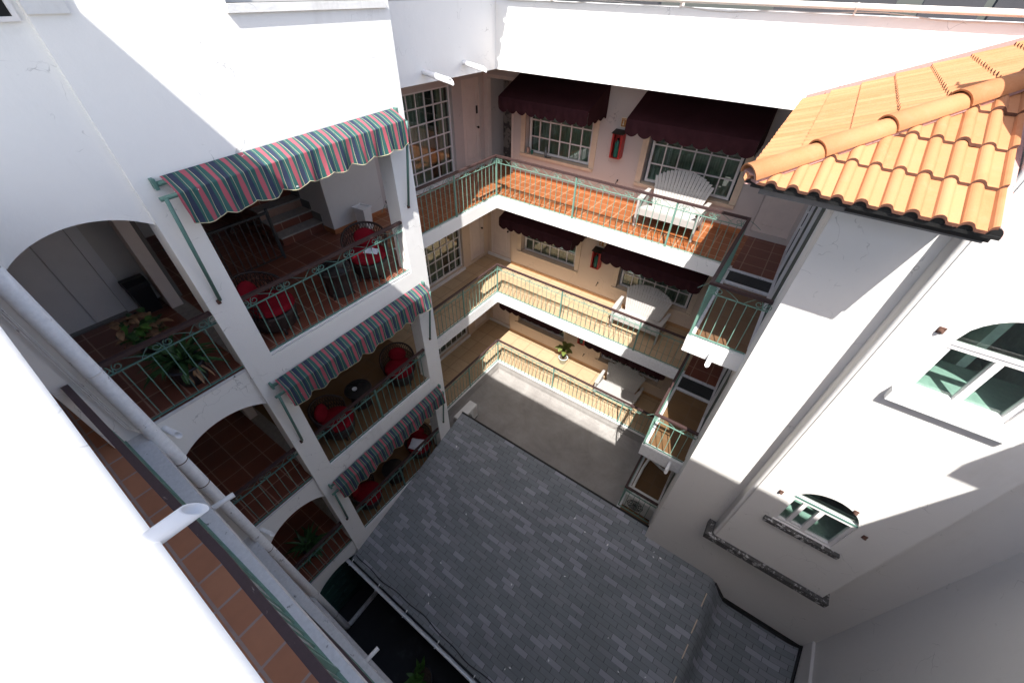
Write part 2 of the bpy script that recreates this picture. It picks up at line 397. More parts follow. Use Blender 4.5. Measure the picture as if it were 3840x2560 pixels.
# ================================================================== BACK WING (gallery wall, slabs, parapet, left gallery wall)
back = thing('hotel_wing', 'cream hotel wing behind three stacked open galleries with white slab edges and maroon awnings', 'building', (2.5, 3.0, ZG))
YW, XW = 1.56, -1.62
def muntin_frame(mb, axis, pl, u0, u1, v0, v1, nu, nv, t=.028, fr=.05, d=.05):
    def bx(a, b, c, e, dd):
        if axis == 'y': mb.box(a, b, pl-dd/2, pl+dd/2, c, e)
        else: mb.box(pl-dd/2, pl+dd/2, a, b, c, e)
    bx(u0, u0+fr, v0, v1, d); bx(u1-fr, u1, v0, v1, d); bx(u0+fr, u1-fr, v0, v0+fr, d*.98); bx(u0+fr, u1-fr, v1-fr, v1, d*.98)
    for i in range(1, nu):
        u = u0 + (u1-u0)*i/nu; bx(u-t/2, u+t/2, v0+fr, v1-fr, d*.6)
    for j in range(1, nv):
        v = v0 + (v1-v0)*j/nv; bx(u0+fr, u1-fr, v-t/2, v+t/2, d*.5)
    return mb
def curtain(axis, pl, u0, u1, v0, v1, amp=.02, wl=.11, gap=None):
    mb = MB(); n = int((u1-u0)/.02); prev = None
    for i in range(n+1):
        u = u0+(u1-u0)*i/n; d = pl + amp*math.sin(u*2*PI/wl) + amp*.5*math.sin(u*2*PI/wl*.37+1)
        a = (u, d, v0) if axis == 'y' else (d, u, v0); b = (u, d, v1) if axis == 'y' else (d, u, v1)
        cur = (mb.b.verts.new(a), mb.b.verts.new(b))
        if prev and not (gap and gap[0] < u < gap[1]): mb.b.faces.new((prev[0], cur[0], cur[1], prev[1]))
        prev = cur
    return mb
def window(parent, axis, pl, inward, u0, u1, v0, v1, nu, nv, gl='glass', cur=True, gap=None, room=True, sillbox=None):
    fr = obj('window', muntin_frame(MB(), axis, pl, u0, u1, v0, v1, nu, nv), M['alu'], parent)
    p = MB(); t = .006
    if axis == 'y': p.face([(u0+.03, pl+inward*.008, v0+.03), (u1-.03, pl+inward*.008, v0+.03), (u1-.03, pl+inward*.008, v1-.03), (u0+.03, pl+inward*.008, v1-.03)])
    else: p.face([(pl+inward*.008, u0+.03, v0+.03), (pl+inward*.008, u1-.03, v0+.03), (pl+inward*.008, u1-.03, v1-.03), (pl+inward*.008, u0+.03, v1-.03)])
    obj('pane', p, M[gl], fr)
    if cur: obj('curtain', curtain(axis, pl+inward*.12, u0+.02, u1-.02, v0, v1, gap=gap), M['curtain'], fr, smooth=True)
    if room:
        r = MB(); e = pl+inward*.5; c = pl+inward*.03
        if axis == 'y':
            r.face([(u0-.2, e, v0-.3), (u1+.2, e, v0-.3), (u1+.2, e, v1+.2), (u0-.2, e, v1+.2)])
            r.face([(u0, c, v0), (u1, c, v0), (u1+.2, e, v0-.3), (u0-.2, e, v0-.3)]); r.face([(u0, c, v1), (u1, c, v1), (u1+.2, e, v1+.2), (u0-.2, e, v1+.2)])
            r.face([(u0, c, v0), (u0, c, v1), (u0-.2, e, v1+.2), (u0-.2, e, v0-.3)]); r.face([(u1, c, v0), (u1, c, v1), (u1+.2, e, v1+.2), (u1+.2, e, v0-.3)])
        else:
            r.face([(e, u0-.2, v0-.3), (e, u1+.2, v0-.3), (e, u1+.2, v1+.2), (e, u0-.2, v1+.2)])
            r.face([(c, u0, v0), (c, u1, v0), (e, u1+.2, v0-.3), (e, u0-.2, v0-.3)]); r.face([(c, u0, v1), (c, u1, v1), (e, u1+.2, v1+.2), (e, u0-.2, v1+.2)])
            r.face([(c, u0, v0), (c, u0, v1), (e, u0-.2, v1+.2), (e, u0-.2, v0-.3)]); r.face([(c, u1, v0), (c, u1, v1), (e, u1+.2, v1+.2), (e, u1+.2, v0-.3)])
        obj('room', r, M['room'], fr)
    return fr
def panel_door(parent, axis, pl, out, u0, u1, v0, v1, mat='door_paint', knob=None, name='door', escut=False):
    """frame + leaf with a recessed panel; out = +1/-1 direction the face looks along axis"""
    mb = MB(); d0, d1 = sorted((pl, pl+out*.03))
    def bx(m_, a, b, c, e, f0, f1):
        lo, hi = sorted((pl+out*f0, pl+out*f1))
        if axis == 'y': m_.box(a, b, lo, hi, c, e)
        else: m_.box(lo, hi, a, b, c, e)
    bx(mb, u0, u1, v0, v1, -.04, .0)
    wd = u1-u0; st = min(.14, wd*.19)
    bx(mb, u0, u0+st, v0, v1, 0, .014); bx(mb, u1-st, u1, v0, v1, 0, .014); bx(mb, u0+st, u1-st, v0, v0+.16, 0, .0138); bx(mb, u0+st, u1-st, v1-.14, v1, 0, .0138)
    bx(mb, u0+st+.025, u1-st-.025, v0+.19, v1-.17, 0, .009)
    dr = obj(name, mb, M[mat], parent)
    fm = MB(); bx(fm, u0-.09, u0-.002, v0, v1+.09, -.04, .035); bx(fm, u1+.002, u1+.09, v0, v1+.09, -.04, .035); bx(fm, u0-.002, u1+.002, v1+.002, v1+.09, -.04, .0345)
    obj('door_frame', fm, M[mat], dr)
    if knob is not None:
        k = MB(); q = (knob[0], pl+out*.06, knob[1]) if axis == 'y' else (pl+out*.06, knob[0], knob[1])
        bmesh.ops.create_uvsphere(k.b, u_segments=10, v_segments=8, radius=.032, matrix=Matrix.Translation(q))
        q0 = (knob[0], pl+out*.014, knob[1]) if axis == 'y' else (pl+out*.014, knob[0], knob[1])
        k.tube([q0, q], .014)
        if escut: bx(k, knob[0]-.028, knob[0]+.028, knob[1]+.32, knob[1]+.5, .014, .03)
        obj('handle', k, M['knob'], dr, smooth=False)
    return dr
TOPS = (2.59, ZA-.29, ZB-.325)      # ceiling above each gallery
for i, (nm, z) in enumerate(LV):
    top = TOPS[i]; wm = 'pinkwall' if i == 0 else 'cream'
    h1 = (-.25, 1.60, z+.58, z+1.76); h2 = (2.92, 4.86, z+.53, z+1.76); hd = (5.43, 6.13, z+.12, z+2.15)
    ww = MB(); ww.wall('y', YW, YW+.22, -.62, 6.20, z, top, (h1, h2, hd))
    obj('wall', ww, M[wm], back)
    # raised trim round the windows and sills
    tr = MB()
    for (a, b, c, d) in (h1, h2):
        for q in ((a-.13, a, c-.02, d+.1), (b, b+.13, c-.02, d+.1)): tr.box(q[0], q[1], YW-.022, YW+.02, q[2], q[3])
        tr.box(a-.13, b+.13, YW-.0225, YW+.02, d+.1, d+.2)
    obj('window_surround', tr, M['beige'], back)
    for k_, (a, b, c, d) in enumerate((h1, h2)):
        wn = window(back, 'y', YW+.15, 1, a+.05, b-.05, c+.03, d-.02, 6, 3)
        s_ = MB(); s_.box(a-.12, b+.12, YW-.055, YW+.13, c-.055, c+.012); obj('sill', s_, M['beige'], wn)
    # left gallery wall with lattice door and panel door
    lw = MB(); hg = (-1.50, .42, z+.08, z+2.10); hp = (.77, 1.46, z+.10, z+2.14)
    lw.wall('x', XW-.2, XW, -2.25, 1.56+1.2, z, top, (hg, hp)); obj('wall', lw, M[wm], back)
    window(back, 'x', XW-.11, -1, -1.50, .42, z+.08, z+2.10, 7, 6, gap=(-.25, .1)).name = 'lattice_door'
    panel_door(back, 'x', XW-.05, 1, .78, 1.45, z+.10, z+2.13, knob=(1.36, z+1.02), escut=(i == 0))
    st = MB(); st.box(XW-.14, XW+.05, -1.52, .44, z, z+.079); obj('threshold', st, M['white_paint'], back)
    # corner: open stained recess above, white doors below
    rc = MB()
    if i == 0:
        rc.box(-1.618, -.622, 2.5, 2.6, z, top); obj('recess_wall', rc, M['stain'], back)
        jb = MB(); jb.box(-1.618, -1.50, YW+.06, YW+.22, z, 2.2); jb.box(-.70, -.621, YW+.02, YW+.22, z, 2.2); jb.box(-1.5, -.7, YW+.06, YW+.2, 2.12, 2.2)
        obj('door_frame', jb, M['door_paint'], back)
        hb = MB(); hb.box(-1.618, -.622, YW+.03, YW+.2, 2.2, top); obj('wall', hb, M[wm], back)
    else:
        rc.wall('y', YW+.1, YW+.2, -1.62, -.62, z, top, ((-1.48, -.74, z+.1, z+2.14),)); obj('wall', rc, M[wm], back)
        panel_door(back, 'y', YW+.14, -1, -1.47, -.75, z+.1, z+2.13, knob=(-.82, z+1.02))
        tb = MB(); tb.box(-1.6, -.64, YW+.05, YW+.14, z, z+.09); obj('threshold', tb, M['white_paint'], back)
    panel_door(back, 'y', YW+.05, -1, 5.44, 6.12, z+.12, z+2.14, knob=(5.52, z+1.02))
    # slab, floor finish, skirting
    sl_ = MB(); th = .29 if i == 0 else .325
    if i < 2:
        sl_.prism([(-1.62, -3.27), (0, -3.27), (0, 0), (5.38, 0), (5.38, -2.44), (6.19, -2.44), (6.19, 1.56), (-.62, 1.56), (-.62, 2.7), (-1.62, 2.7)], 'z', z-th, z-.004)
    else:
        sl_.prism([(-1.62, -3.27), (0, -3.27), (0, 0), (5.38, 0), (5.38, -2.44), (6.19, -2.44), (6.19, 1.56), (-1.62, 1.56)], 'z', z-.62, z-.004)
    obj('balcony_slab', sl_, M['edge'] if i else M['white'], back)
    fl = MB(); e = .09
    fl.face([(-1.62, -3.27, z), (-e, -3.27, z), (-e, e, z), (5.38+e, e, z), (5.38+e, -.06, z), (6.19, -.06, z), (6.19, 1.56, z), (-.62, 1.56, z), (-.62, 2.5, z), (-1.62, 2.5, z)])
    obj('tiled_floor', fl, M['tileA'] if i == 0 else M['tileB'], back)
    shade_floor = MB(); shade_floor.face([(5.38+e, -.05, z+.003), (6.189, -.05, z+.003), (6.189, 1.559, z+.003), (5.38+e, 1.559, z+.003)]); obj('tiled_floor', shade_floor, M['tileL'], back)  # darker tile sheet laid here to stand in for shade on this end
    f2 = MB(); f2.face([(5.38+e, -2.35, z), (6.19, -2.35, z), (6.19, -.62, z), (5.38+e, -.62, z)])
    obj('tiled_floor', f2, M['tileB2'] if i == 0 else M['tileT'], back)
    cb = MB(); cb.box(5.40, 6.19, -.135, -.055, z-.003, z+.03); cb.box(5.40, 6.19, -.62, -.54, z-.003, z+.03); cb.box(5.385, 5.465, -2.35, -.62, z-.003, z+.035); obj('curb', cb, M['mould'], back)
    gr = MB()
    gr.box(5.47, 6.19, -.53, -.14, z-.002, z+.002)
    for q in range(9): yy = -.16-.043*q; gr.box(5.47, 6.18, yy-.012, yy+.012, z+.004, z+.02)
    obj('drain_grille', gr, M['grille'], back)
    sk = MB(); sk.box(-.62, 5.36, YW-.012, YW, z, z+.10); obj('skirting', sk, M['skirt'] if i == 0 else M['skirtB'], back)
    # tower side wall of the gallery: jambs of a sliding window
    if i == 0:
        ce = MB(); ce.face([(-1.62, -3.27, 2.592), (-.03, -3.27, 2.592), (-.03, .03, 2.592), (6.19, .03, 2.592), (6.19, 1.56, 2.592), (-.62, 1.56, 2.592), (-.62, 2.6, 2.592), (-1.62, 2.6, 2.592)])
        obj('ceiling', ce, M['ceiling'], back)
par = MB(); par.prism([(-.2, -3.27), (0, -3.27), (0, 0), (7.6, 0), (7.6, .2), (-.2, .2)], 'z', 2.59, 3.66)
obj('parapet', par, M['white'], back)
rd = MB(); rd.face([(-1.7, .21, 2.75), (7.6, .21, 2.75), (7.6, 6, 2.75), (-1.7, 6, 2.75)]); obj('roof_deck', rd, M['deck'], back)
uw = MB(); uw.wall('y', 3.0, 3.2, -3, 14, 2.75, 6.5, ((6.0, 6.35, 2.8, 5.5), (7.1, 7.22, 3.4, 4.6), (2.0, 4.2, 3.2, 5.2))); obj('rear_wall', uw, M['deck'], back)
def spout(parent, p, d, L, r=.052, mat='pvc'):
    """angled cut drain spout: hollow tube along d"""
    p = Vector(p); d = Vector(d).normalized(); a = d.orthogonal().normalized()
    a = Vector((0, 0, 1)) - d*d.z; a.normalize(); b = d.cross(a); mb = MB(); n = 18; O0 = []; O1 = []; I1 = []; I0 = []
    for j in range(n):
        th = 2*PI*j/n; ca, sa = math.cos(th), math.sin(th); off = -ca*r*.95
        O0.append(mb.b.verts.new(p+(a*ca+b*sa)*r)); O1.append(mb.b.verts.new(p+d*(L+off)+(a*ca+b*sa)*r))
        I1.append(mb.b.verts.new(p+d*(L+off*.85)+(a*ca+b*sa)*r*.84)); I0.append(mb.b.verts.new(p+d*.03+(a*ca+b*sa)*r*.84))
    for j in range(n):
        k = (j+1) % n
        for q in ((O0, O1), (O1, I1), (I1, I0)):
            f = mb.b.faces.new((q[0][j], q[0][k], q[1][k], q[1][j])); f.smooth = q[0] is not O1
    mb.b.faces.new(I0)
    return obj('drain_spout', mb, M[mat], parent)
spout(back, (0, -2.02, 2.755), (1, 0, -.12), .62, .045); spout(back, (0, -.99, 2.79), (1, 0, -.12), .50, .04)
spout(back, (5.80, -2.43, -.13), (.0, -1, -.35), .22, .035); spout(back, (5.98, -2.43, ZB-.10), (0, -1, -.35), .22, .035)
# terrace over the ground floor, its upstand
te = MB(); te.box(0.0, 5.38, -2.9, 0, -6.4, -6.06); struct('terrace_roof', te, M['membrane'])
up = MB(); n = 40
for i_ in range(n):
    xa = 5.38*i_/n; xb = 5.38*(i_+1)/n
    pr = [(-.004, -5.72), (-.02, -5.80), (-.045, -5.86), (-.06, -5.95), (-.13, -6.03), (-.26, -6.055)]
    for (ya, za), (yb_, zb_) in zip(pr, pr[1:]):
        up.face([(xa, ya, za), (xb, ya, za), (xb, yb_, zb_), (xa, yb_, zb_)]); 
upl = obj('membrane_upstand', up, M['membrane'], None); upl['kind'] = 'structure'
up2 = MB()
for (ya, za), (yb_, zb_) in zip(pr, pr[1:]): up2.face([(-ya, -.0, za), (-ya, -2.9, za), (-yb_, -2.9, zb_), (-yb_, 0, zb_)])
u2 = obj('membrane_upstand', up2, M['membrane'], None); u2['kind'] = 'structure'

# ================================================================== LEFT WING (loggia facade, arches, stair)
left = thing('hotel_wing', 'white left wing with striped-awning loggias and arched bays beside a white downpipe', 'building', (-1.5, -5, ZG))
XF = .80
# facade: three loggia openings with piers
fa = MB()
holes = []
for i, (nm, z) in enumerate(LV):
    holes.append((-6.30, -3.65, z-.02, (2.42, ZA-.41, ZB-.44)[i]))
fa.wall('x', XF-.30, XF, -6.65, -3.27, ZG, 6.7, holes + [(-5.23, -3.42, 3.70, 5.2)])
obj('facade', fa, M['white'], left)
# arched bay, set back 3 cm
ab = MB(); XA = XF-.055
def arch_panel(mb, z0, zs, crown, zt, ya=-7.76, yb=-6.65, d0=XA-.22, d1=XA, n=18):
    pts = [(ya, z0), (ya, zs)]
    ym = (ya+yb)/2; hw = (yb-ya)/2; rise = crown-zs
    Rr = (hw*hw+rise*rise)/(2*rise); zc = crown-Rr
    arc = []
    for j in range(n+1):
        y = ya+(yb-ya)*j/n; arc.append((y, zc+math.sqrt(max(0, Rr*Rr-(y-ym)**2))))
    mb.prism(arc+[(yb, zt), (ya, zt)], 'x', d0, d1)
for ar in ((0, 2.04, 2.24, 6.7), (ZB, -.74, -.53, -.04), (ZC, -3.57, -3.30, ZB-.04), (ZG, -6.38, -6.13, ZC-.04)):
    ab = MB(); arch_panel(ab, *ar); obj('arched_wall', ab, M['white'], left)
for z in (ZA, ZB, ZC):
    le = MB(); le.box(XA-.24, XA+.02, -7.76, -6.65, z-.039, z-.001); obj('arch_ledge', le, M['mould'], left)
pier = MB(); pier.box(.42, XF, -8.13, -7.76, ZG, 6.7); obj('corner_pier', pier, M['white'], left)
side = MB(); side.wall('y', -3.47, -3.27, -.0, XF-.30, 2.42, 6.7); side.wall('x', -.2, 0, -3.27, -1.0, 3.67, 6.7); obj('upper_wall', side, M['white'], left)
for i, (nm, z) in enumerate(LV):
    ss = MB(); ss.box(-4.5, XF-.305, -8.6, -3.27, z-.29, z-.004); ss.box(-4.5, -1.621, -3.27, -2.0, z-.29, z-.004); obj('floor_slab', ss, M['ceiling'], left)
    lf = MB(); lf.face([(-4.5, -8.129, z), (XF-.05, -8.129, z), (XF-.05, -6.48, z), (-4.5, -6.48, z)]); obj('tiled_floor', lf, M['tileL'], left)
    lg = MB(); lg.face([(-4.5, -6.48, z), (XF-.05, -6.48, z), (XF-.05, -3.27, z), (-4.5, -3.27, z)]); obj('tiled_floor', lg, M['tileL'] if i == 0 else M['tileT'], left)
    kb = MB(); kb.box(XF-.07, XF-.005, -6.30, -3.65, z-.002, z+.028); obj('curb', kb, M['edge'], left)
    st = MB(); st.box(-2.2, .55, -6.62, -6.40, z+.0005, z+.004); obj('floor_strip', st, M['stone'], left)
    # interior walls
    iw = MB(); top = z+2.54
    iw.box(-2.1, -1.90, -8.6, -6.45, z, top)                  # lift wall
    iw.box(-4.5, -4.3, -6.45, -2.0, z, top)
    obj('inner_wall', iw, M['inner'], left)
    pc = MB(); pc.box(-1.65, -1.40, -6.62, -6.46, z, top); obj('inner_pier', pc, M['door_paint'], left)
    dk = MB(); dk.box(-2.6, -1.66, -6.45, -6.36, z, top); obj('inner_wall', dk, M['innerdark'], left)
    if i == 0:
        wb = MB()                     # wall block beside the stair, stepped along the stair string
        wb.box(-1.62, -1.45, -3.55, -2.25, z, top)
        wb.box(-4.3, -1.451, -3.56, -3.42, z, top)
        obj('inner_wall', wb, M['inner'], left)
        sk = MB(); sk.box(-1.449, -1.437, -3.57, -2.25, z, z+.10); sk.box(-1.85, -1.437, -3.572, -3.561, z, z+.1); obj('skirting', sk, M['skirt'], left)
        bw = MB(); bw.box(-1.45, -.2, -2.32, -2.24, z, top)
    else:
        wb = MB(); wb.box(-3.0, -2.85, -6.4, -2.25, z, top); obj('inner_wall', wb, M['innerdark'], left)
# stair on the upper floor
stp = MB(); nos = MB()
for k in range(9):
    x1 = -1.82-.28*k; stp.box(-4.28, x1, -4.46, -3.565, .18*k+.001, .18*(k+1)-.03)
    nos.box(x1-.29, x1+.025, -4.48, -3.563, .18*(k+1)-.029, .18*(k+1)); 
    stp.box(x1-.02, x1+.02, -3.62, -3.566, .18*k+.01, .18*(k+1)+.10) if 0 else None
obj('stair_steps', stp, M['tileL'], left); obj('stair_treads', nos, M['stone'], left)
strg = MB()
for k in range(6):
    x1 = -1.80-.28*k; strg.box(x1-.28, x1, -3.575, -3.5615, .18*k, .18*(k+1)+.16)
obj('stair_skirting', strg, M['innerdark'], left)
# lift door
ld = MB()
for (a, b) in ((-7.80, -7.445), (-7.435, -7.06)): ld.box(-1.899, -1.868, a, b, .03, 2.1)
lo = obj('lift_door', ld, M['elev'], left)
lfr = MB(); lfr.box(-1.899, -1.85, -7.055, -6.92, 0, 2.25); lfr.box(-1.899, -1.83, -8.02, -7.805, 0, 2.25); lfr.box(-1.899, -1.84, -7.805, -7.055, 2.1, 2.25); obj('door_frame', lfr, M['elev'], lo)
tre = MB(); tre.box(-1.868, -1.78, -7.80, -7.06, .004, .03); obj('threshold', tre, M['steel'], lo)
cp = MB(); cp.box(-1.83, -1.818, -7.885, -7.815, .82, 1.05); lp = obj('call_panel', cp, M['steel'], lo)
for q in (.87, .92, .97, 1.01):
    bt = MB(); bt.tube([(-1.818, -7.85, q), (-1.812, -7.85, q)], .012, 10); obj('button', bt, M['black'], lp)
# small guard rail by the stair well
sg = MB()
for y in [-4.73-.115*k for k in range(13)]: sg.bar((-1.42, y, .05), (-1.42, y, .86), .014, .014)
sg.bar((-1.42, -4.68, .88), (-1.42, -6.3, .88), .05, .03); sg.bar((-1.42, -4.7, .06), (-1.42, -6.3, .06), .02, .012); sg.bar((-1.42, -4.7, 0), (-1.42, -4.7, .95), .035, .035)
for y in [-4.9, -5.3, -5.7]: sg.tube([(-1.42, y+.05*math.cos(t*.5), .78+.05*math.sin(t*.5)) for t in range(12)], .006, 5)
tag(recentre(obj('stair_railing', sg, M['grille']), (-1.42, -5.4, 0)), 'dark iron railing round the stair opening inside the upper loggia, left of the steps', 'railing')
# upper windows and tile eave of the left wing
fw = MB(); 
wf = window(left, 'x', XF-.16, -1, -5.23, -3.42, 3.70, 5.2, 2, 1, cur=False)
sb = MB(); sb.box(XF-.3, XF+.03, -5.25, -3.33, 3.63, 3.70); obj('sill', sb, M['white_old'], wf)
aw_ = MB(); 
fw2 = MB(); fw2.box(XA+.004, XA+.03, -7.7, -6.69, 3.622, 3.65); fw2.box(XA+.004, XA+.028, -6.722, -6.69, 3.65, 5.0); wfr = obj('window', fw2, M['alu'], left)
pn = MB(); pn.face([(XA+.008, -7.7, 3.65), (XA+.008, -6.722, 3.65), (XA+.008, -6.722, 5), (XA+.008, -7.7, 5)]); obj('pane', pn, M['dark'], wfr)
pb = MB(); pb.box(XF, XF+.025, -6.65, -6.40, 3.66, 6.7); obj('pilaster', pb, M['white_old'], left)
ev = MB()
for k in range(40):
    y = -6.55+.182*k
    ev.tube([(1.02, y, 6.50), (-.5, y, 7.05)], .07, 8)
ev.box(-.6, .95, -6.6, .9, 6.42, 6.47)
obj('tile_eave', ev, M['rooftile'], left)
spout(left, (XA, -7.70, -.16), (1, .25, -.1), .22, .035, 'pipegrey'); spout(left, (XA, -7.70, ZB-.16), (1, .3, -.1), .22, .033, 'pipegrey')
# green door below
gd = MB(); gd.box(.42, .46, -7.76, -6.65, ZG, -6.1)
dr = obj('door', gd, M['door_green'], left)
lr = MB(); lr.box(-4.5, XF-.305, -9.75, -3.48, 2.545, 2.75); lr.box(-2.2, -2.0, -9.75, -8.6, ZG, 2.545); lr.box(XF-.304, XF+.0045, -9.75, -8.131, 2.545, 2.75); lr.box(-4.5, -1.70, -3.48, 3, 2.6, 2.74); lr.box(-4.7, -4.5, -8.6, 3, ZG, 2.75); lr.box(-4.5, -1.9, -8.8, -8.6, ZG, 2.75); lr.box(-4.5, -1.82, 2.8, 3.0, ZG, 2.75); obj('roof_slab', lr, M['ceiling'], left)
dp = MB()
for a in range(3):
    for b in range(7):
        y0 = -7.73+.36*a; z0 = ZG+.08+.33*b; dp.box(.461, .485, y0, y0+.31, z0, z0+.27)
obj('door_panels', dp, M['door_green'], dr)
bwall = MB(); bwall.box(-.2, .0, -8.6, 0.2, ZG, -6.1); bwall.box(0, 6.2, -.0, .2, ZG, -6.4); obj('ground_wall', bwall, M['innerdark'], left)

# ================================================================== NEAR WING (below the camera)
near = thing('hotel_wing', 'near hotel wing with a bright white roof edge given a slope to catch the sun above a tiled gallery', 'building', (5, -9.4, ZG))
YN = -7.87
sp_ = MB()
sp_.prism([(YN, 2.59), (YN-1.22, 3.29), (YN-1.25, 3.29), (YN-1.25, 2.45), (YN-.10, 2.45), (YN-.03, 2.52)], 'x', .805, 9.49)
obj('sun_tilted_parapet', sp_, M['white'], near)  # parapet face given a made-up slope so the sun turns it white
for i, (nm, z) in enumerate(LV):
    s_ = MB(); s_.box(XF+.001, 9.49, -9.6, YN+(.017 if i == 0 else .03), z-.29, z-.004); obj('balcony_slab', s_, M['mould'], near)
    f_ = MB(); f_.face([(-4.5, -9.6, z), (9.49, -9.6, z), (9.49, -7.975, z), (XF, -8.06, z), (XF, -8.13, z), (-4.5, -8.13, z)]); obj('tiled_floor', f_, M['tileN'], near)
bwn = MB(); bwn.box(-2, 9.49, -9.75, -9.6, ZG, 2.45); obj('wall', bwn, M['inner'], near)
ro = MB(); ro.box(-2, 9.49, -14, -9.12, 2.45, 2.6); obj('roof_deck', ro, M['deck'], near)
spout(near, (4.555, YN-.04, 2.585), (0.02, 1, -.02), .15, .032)
cn = MB(); cn.box(-1.5, 13, -10.106, -8.0, 6.25, 6.4); obj('added_shade_slab', cn, M['white_old'], near)  # unseen slab added overhead, sized to shade the court but not the parapet
cl = MB()
for x in (-1.3, 12.8): cl.box(x-.12, x+.12, -10.0, -9.76, 2.6, 6.25)
obj('added_shade_post', cl, M['white_old'], near)  # posts added to carry the unseen shading slab

# ================================================================== TOWER
tower = thing('hotel_tower', 'white stair tower with a projecting bay of two arched green-glass windows', 'building', (7.8, -2, ZG))
XT, YT = 6.19, -2.95
tw = MB(); tw.wall('y', YT, YT+.2, XT, 7.10, ZG, 2.62); tw.wall('y', YT, YT+.2, 8.70, 9.49, ZG, 5.0); tw.wall('y', YT, YT+.2, 7.10, 8.70, ZG, -3.1)
obj('wall', tw, M['tower'], tower)
tside = MB()
tside.wall('x', XT, XT+.14, YT+.2, 1.78, ZG, 2.62, [(-2.3, 1.2, z+.05, z+2.2) for _, z in LV])
obj('side_wall', tside, M['tower'], tower)
for i, (nm, z) in enumerate(LV):
    jm = MB()
    for y in (-2.3, -1.15, .05, 1.14): jm.box(XT-.012, XT+.05, y, y+.06, z+.05, z+2.2)
    jm.box(XT-.012, XT+.049, -2.24, 1.14, z+.05, z+.1); jm.box(XT-.012, XT+.049, -2.24, 1.14, z+2.14, z+2.2)
    sw = obj('sliding_window', jm, M['alu'], tower)
    gp = MB(); gp.face([(XT+.03, -2.3, z+.05), (XT+.03, 1.2, z+.05), (XT+.03, 1.2, z+2.2), (XT+.03, -2.3, z+2.2)]); obj('pane', gp, M['room'], sw)
    hn = MB(); hn.bar((XT-.04, .12, z+.95), (XT-.04, .12, z+1.25), .02, .02)
    for q in (.97, 1.23): hn.bar((XT-.04, .12, z+q), (XT, .12, z+q), .03, .03)
    obj('handle', hn, M['alu'], sw)
YB = -3.2
def arched_outline(u0, u1, v0, vs, vc, n=20):
    um = (u0+u1)/2; hw = (u1-u0)/2; rise = vc-vs; Rr = (hw*hw+rise*rise)/(2*rise); zc = vc-Rr
    arc = [(u1-(u1-u0)*j/n, zc+math.sqrt(max(0, Rr*Rr-(u1-(u1-u0)*j/n-um)**2))) for j in range(n+1)]
    return arc   # from right to left
WN = [(7.50, 8.26, .93, 1.55, 1.93), (7.505, 8.255, -1.99, -1.32, -1.02)]
bay = MB(); X0, X1 = 7.06, 8.74
def strip(mb, pts, y): mb.face([(u, y, v) for u, v in pts])
rc_ = .05
def bay_front(y, inner):
    zc = [-3.2, -1.99, .93, 5.0]
    xl = X0+rc_
    strip(bay, [(xl, -3.2), (X1, -3.2), (X1, WN[1][2]), (xl, WN[1][2])], y)
    for (u0, u1, v0, vs, vc), zt in ((WN[1], WN[0][2]), (WN[0], 5.0)):
        strip(bay, [(xl, v0), (u0, v0), (u0, vs), (u0, zt), (xl, zt)], y); strip(bay, [(u1, v0), (X1, v0), (X1, zt), (u1, zt), (u1, vs)], y)
        arc = arched_outline(u0, u1, v0, vs, vc)
        for (a, b), (c, d) in zip(arc, arc[1:]): strip(bay, [(a, b), (a, zt), (c, zt), (c, d)], y)
bay_front(YB, 0)
for (u0, u1, v0, vs, vc) in WN:           # reveals
    arc = arched_outline(u0, u1, v0, vs, vc); loop = [(u0, v0), (u1, v0)] + arc
    for a, b in zip(loop, loop[1:]+loop[:1]): bay.face([(a[0], YB, a[1]), (b[0], YB, b[1]), (b[0], YB+.14, b[1]), (a[0], YB+.14, a[1])])
pr_ = [(X0, YT+.15), (X0, YB+rc_)] + [(X0+rc_-rc_*math.cos(t*PI/10), YB+rc_-rc_*math.sin(t*PI/10)) for t in range(1, 6)]
for a, b in zip(pr_, pr_[1:]):
    f = bay.face([(a[0], a[1], -3.2), (b[0], b[1], -3.2), (b[0], b[1], 5.0), (a[0], a[1], 5.0)]); f.smooth = True
bay.face([(X1, YB, -3.2), (X1, YT+.1, -3.2), (X1, YT+.1, 5), (X1, YB, 5)]); bay.face([(X0, YB+rc_, -3.2), (X0+rc_, YB, -3.2), (X1, YB, -3.2), (X1, YT, -3.2), (X0, YT, -3.2)]); bay.face([(X0, YB+rc_, 5), (X0+rc_, YB, 5), (X1, YB, 5), (X1, YT, 5), (X0, YT, 5)])
obj('bay', bay, M['tower'], tower)
lg_ = MB(); lg_.prism([(X0-.11, YT+.01), (X0-.11, YB-.07), (X1+.09, YB-.07), (X1+.09, YT+.01)], 'z', -3.33, -3.20); obj('ledge', lg_, M['mouldy'], tower)
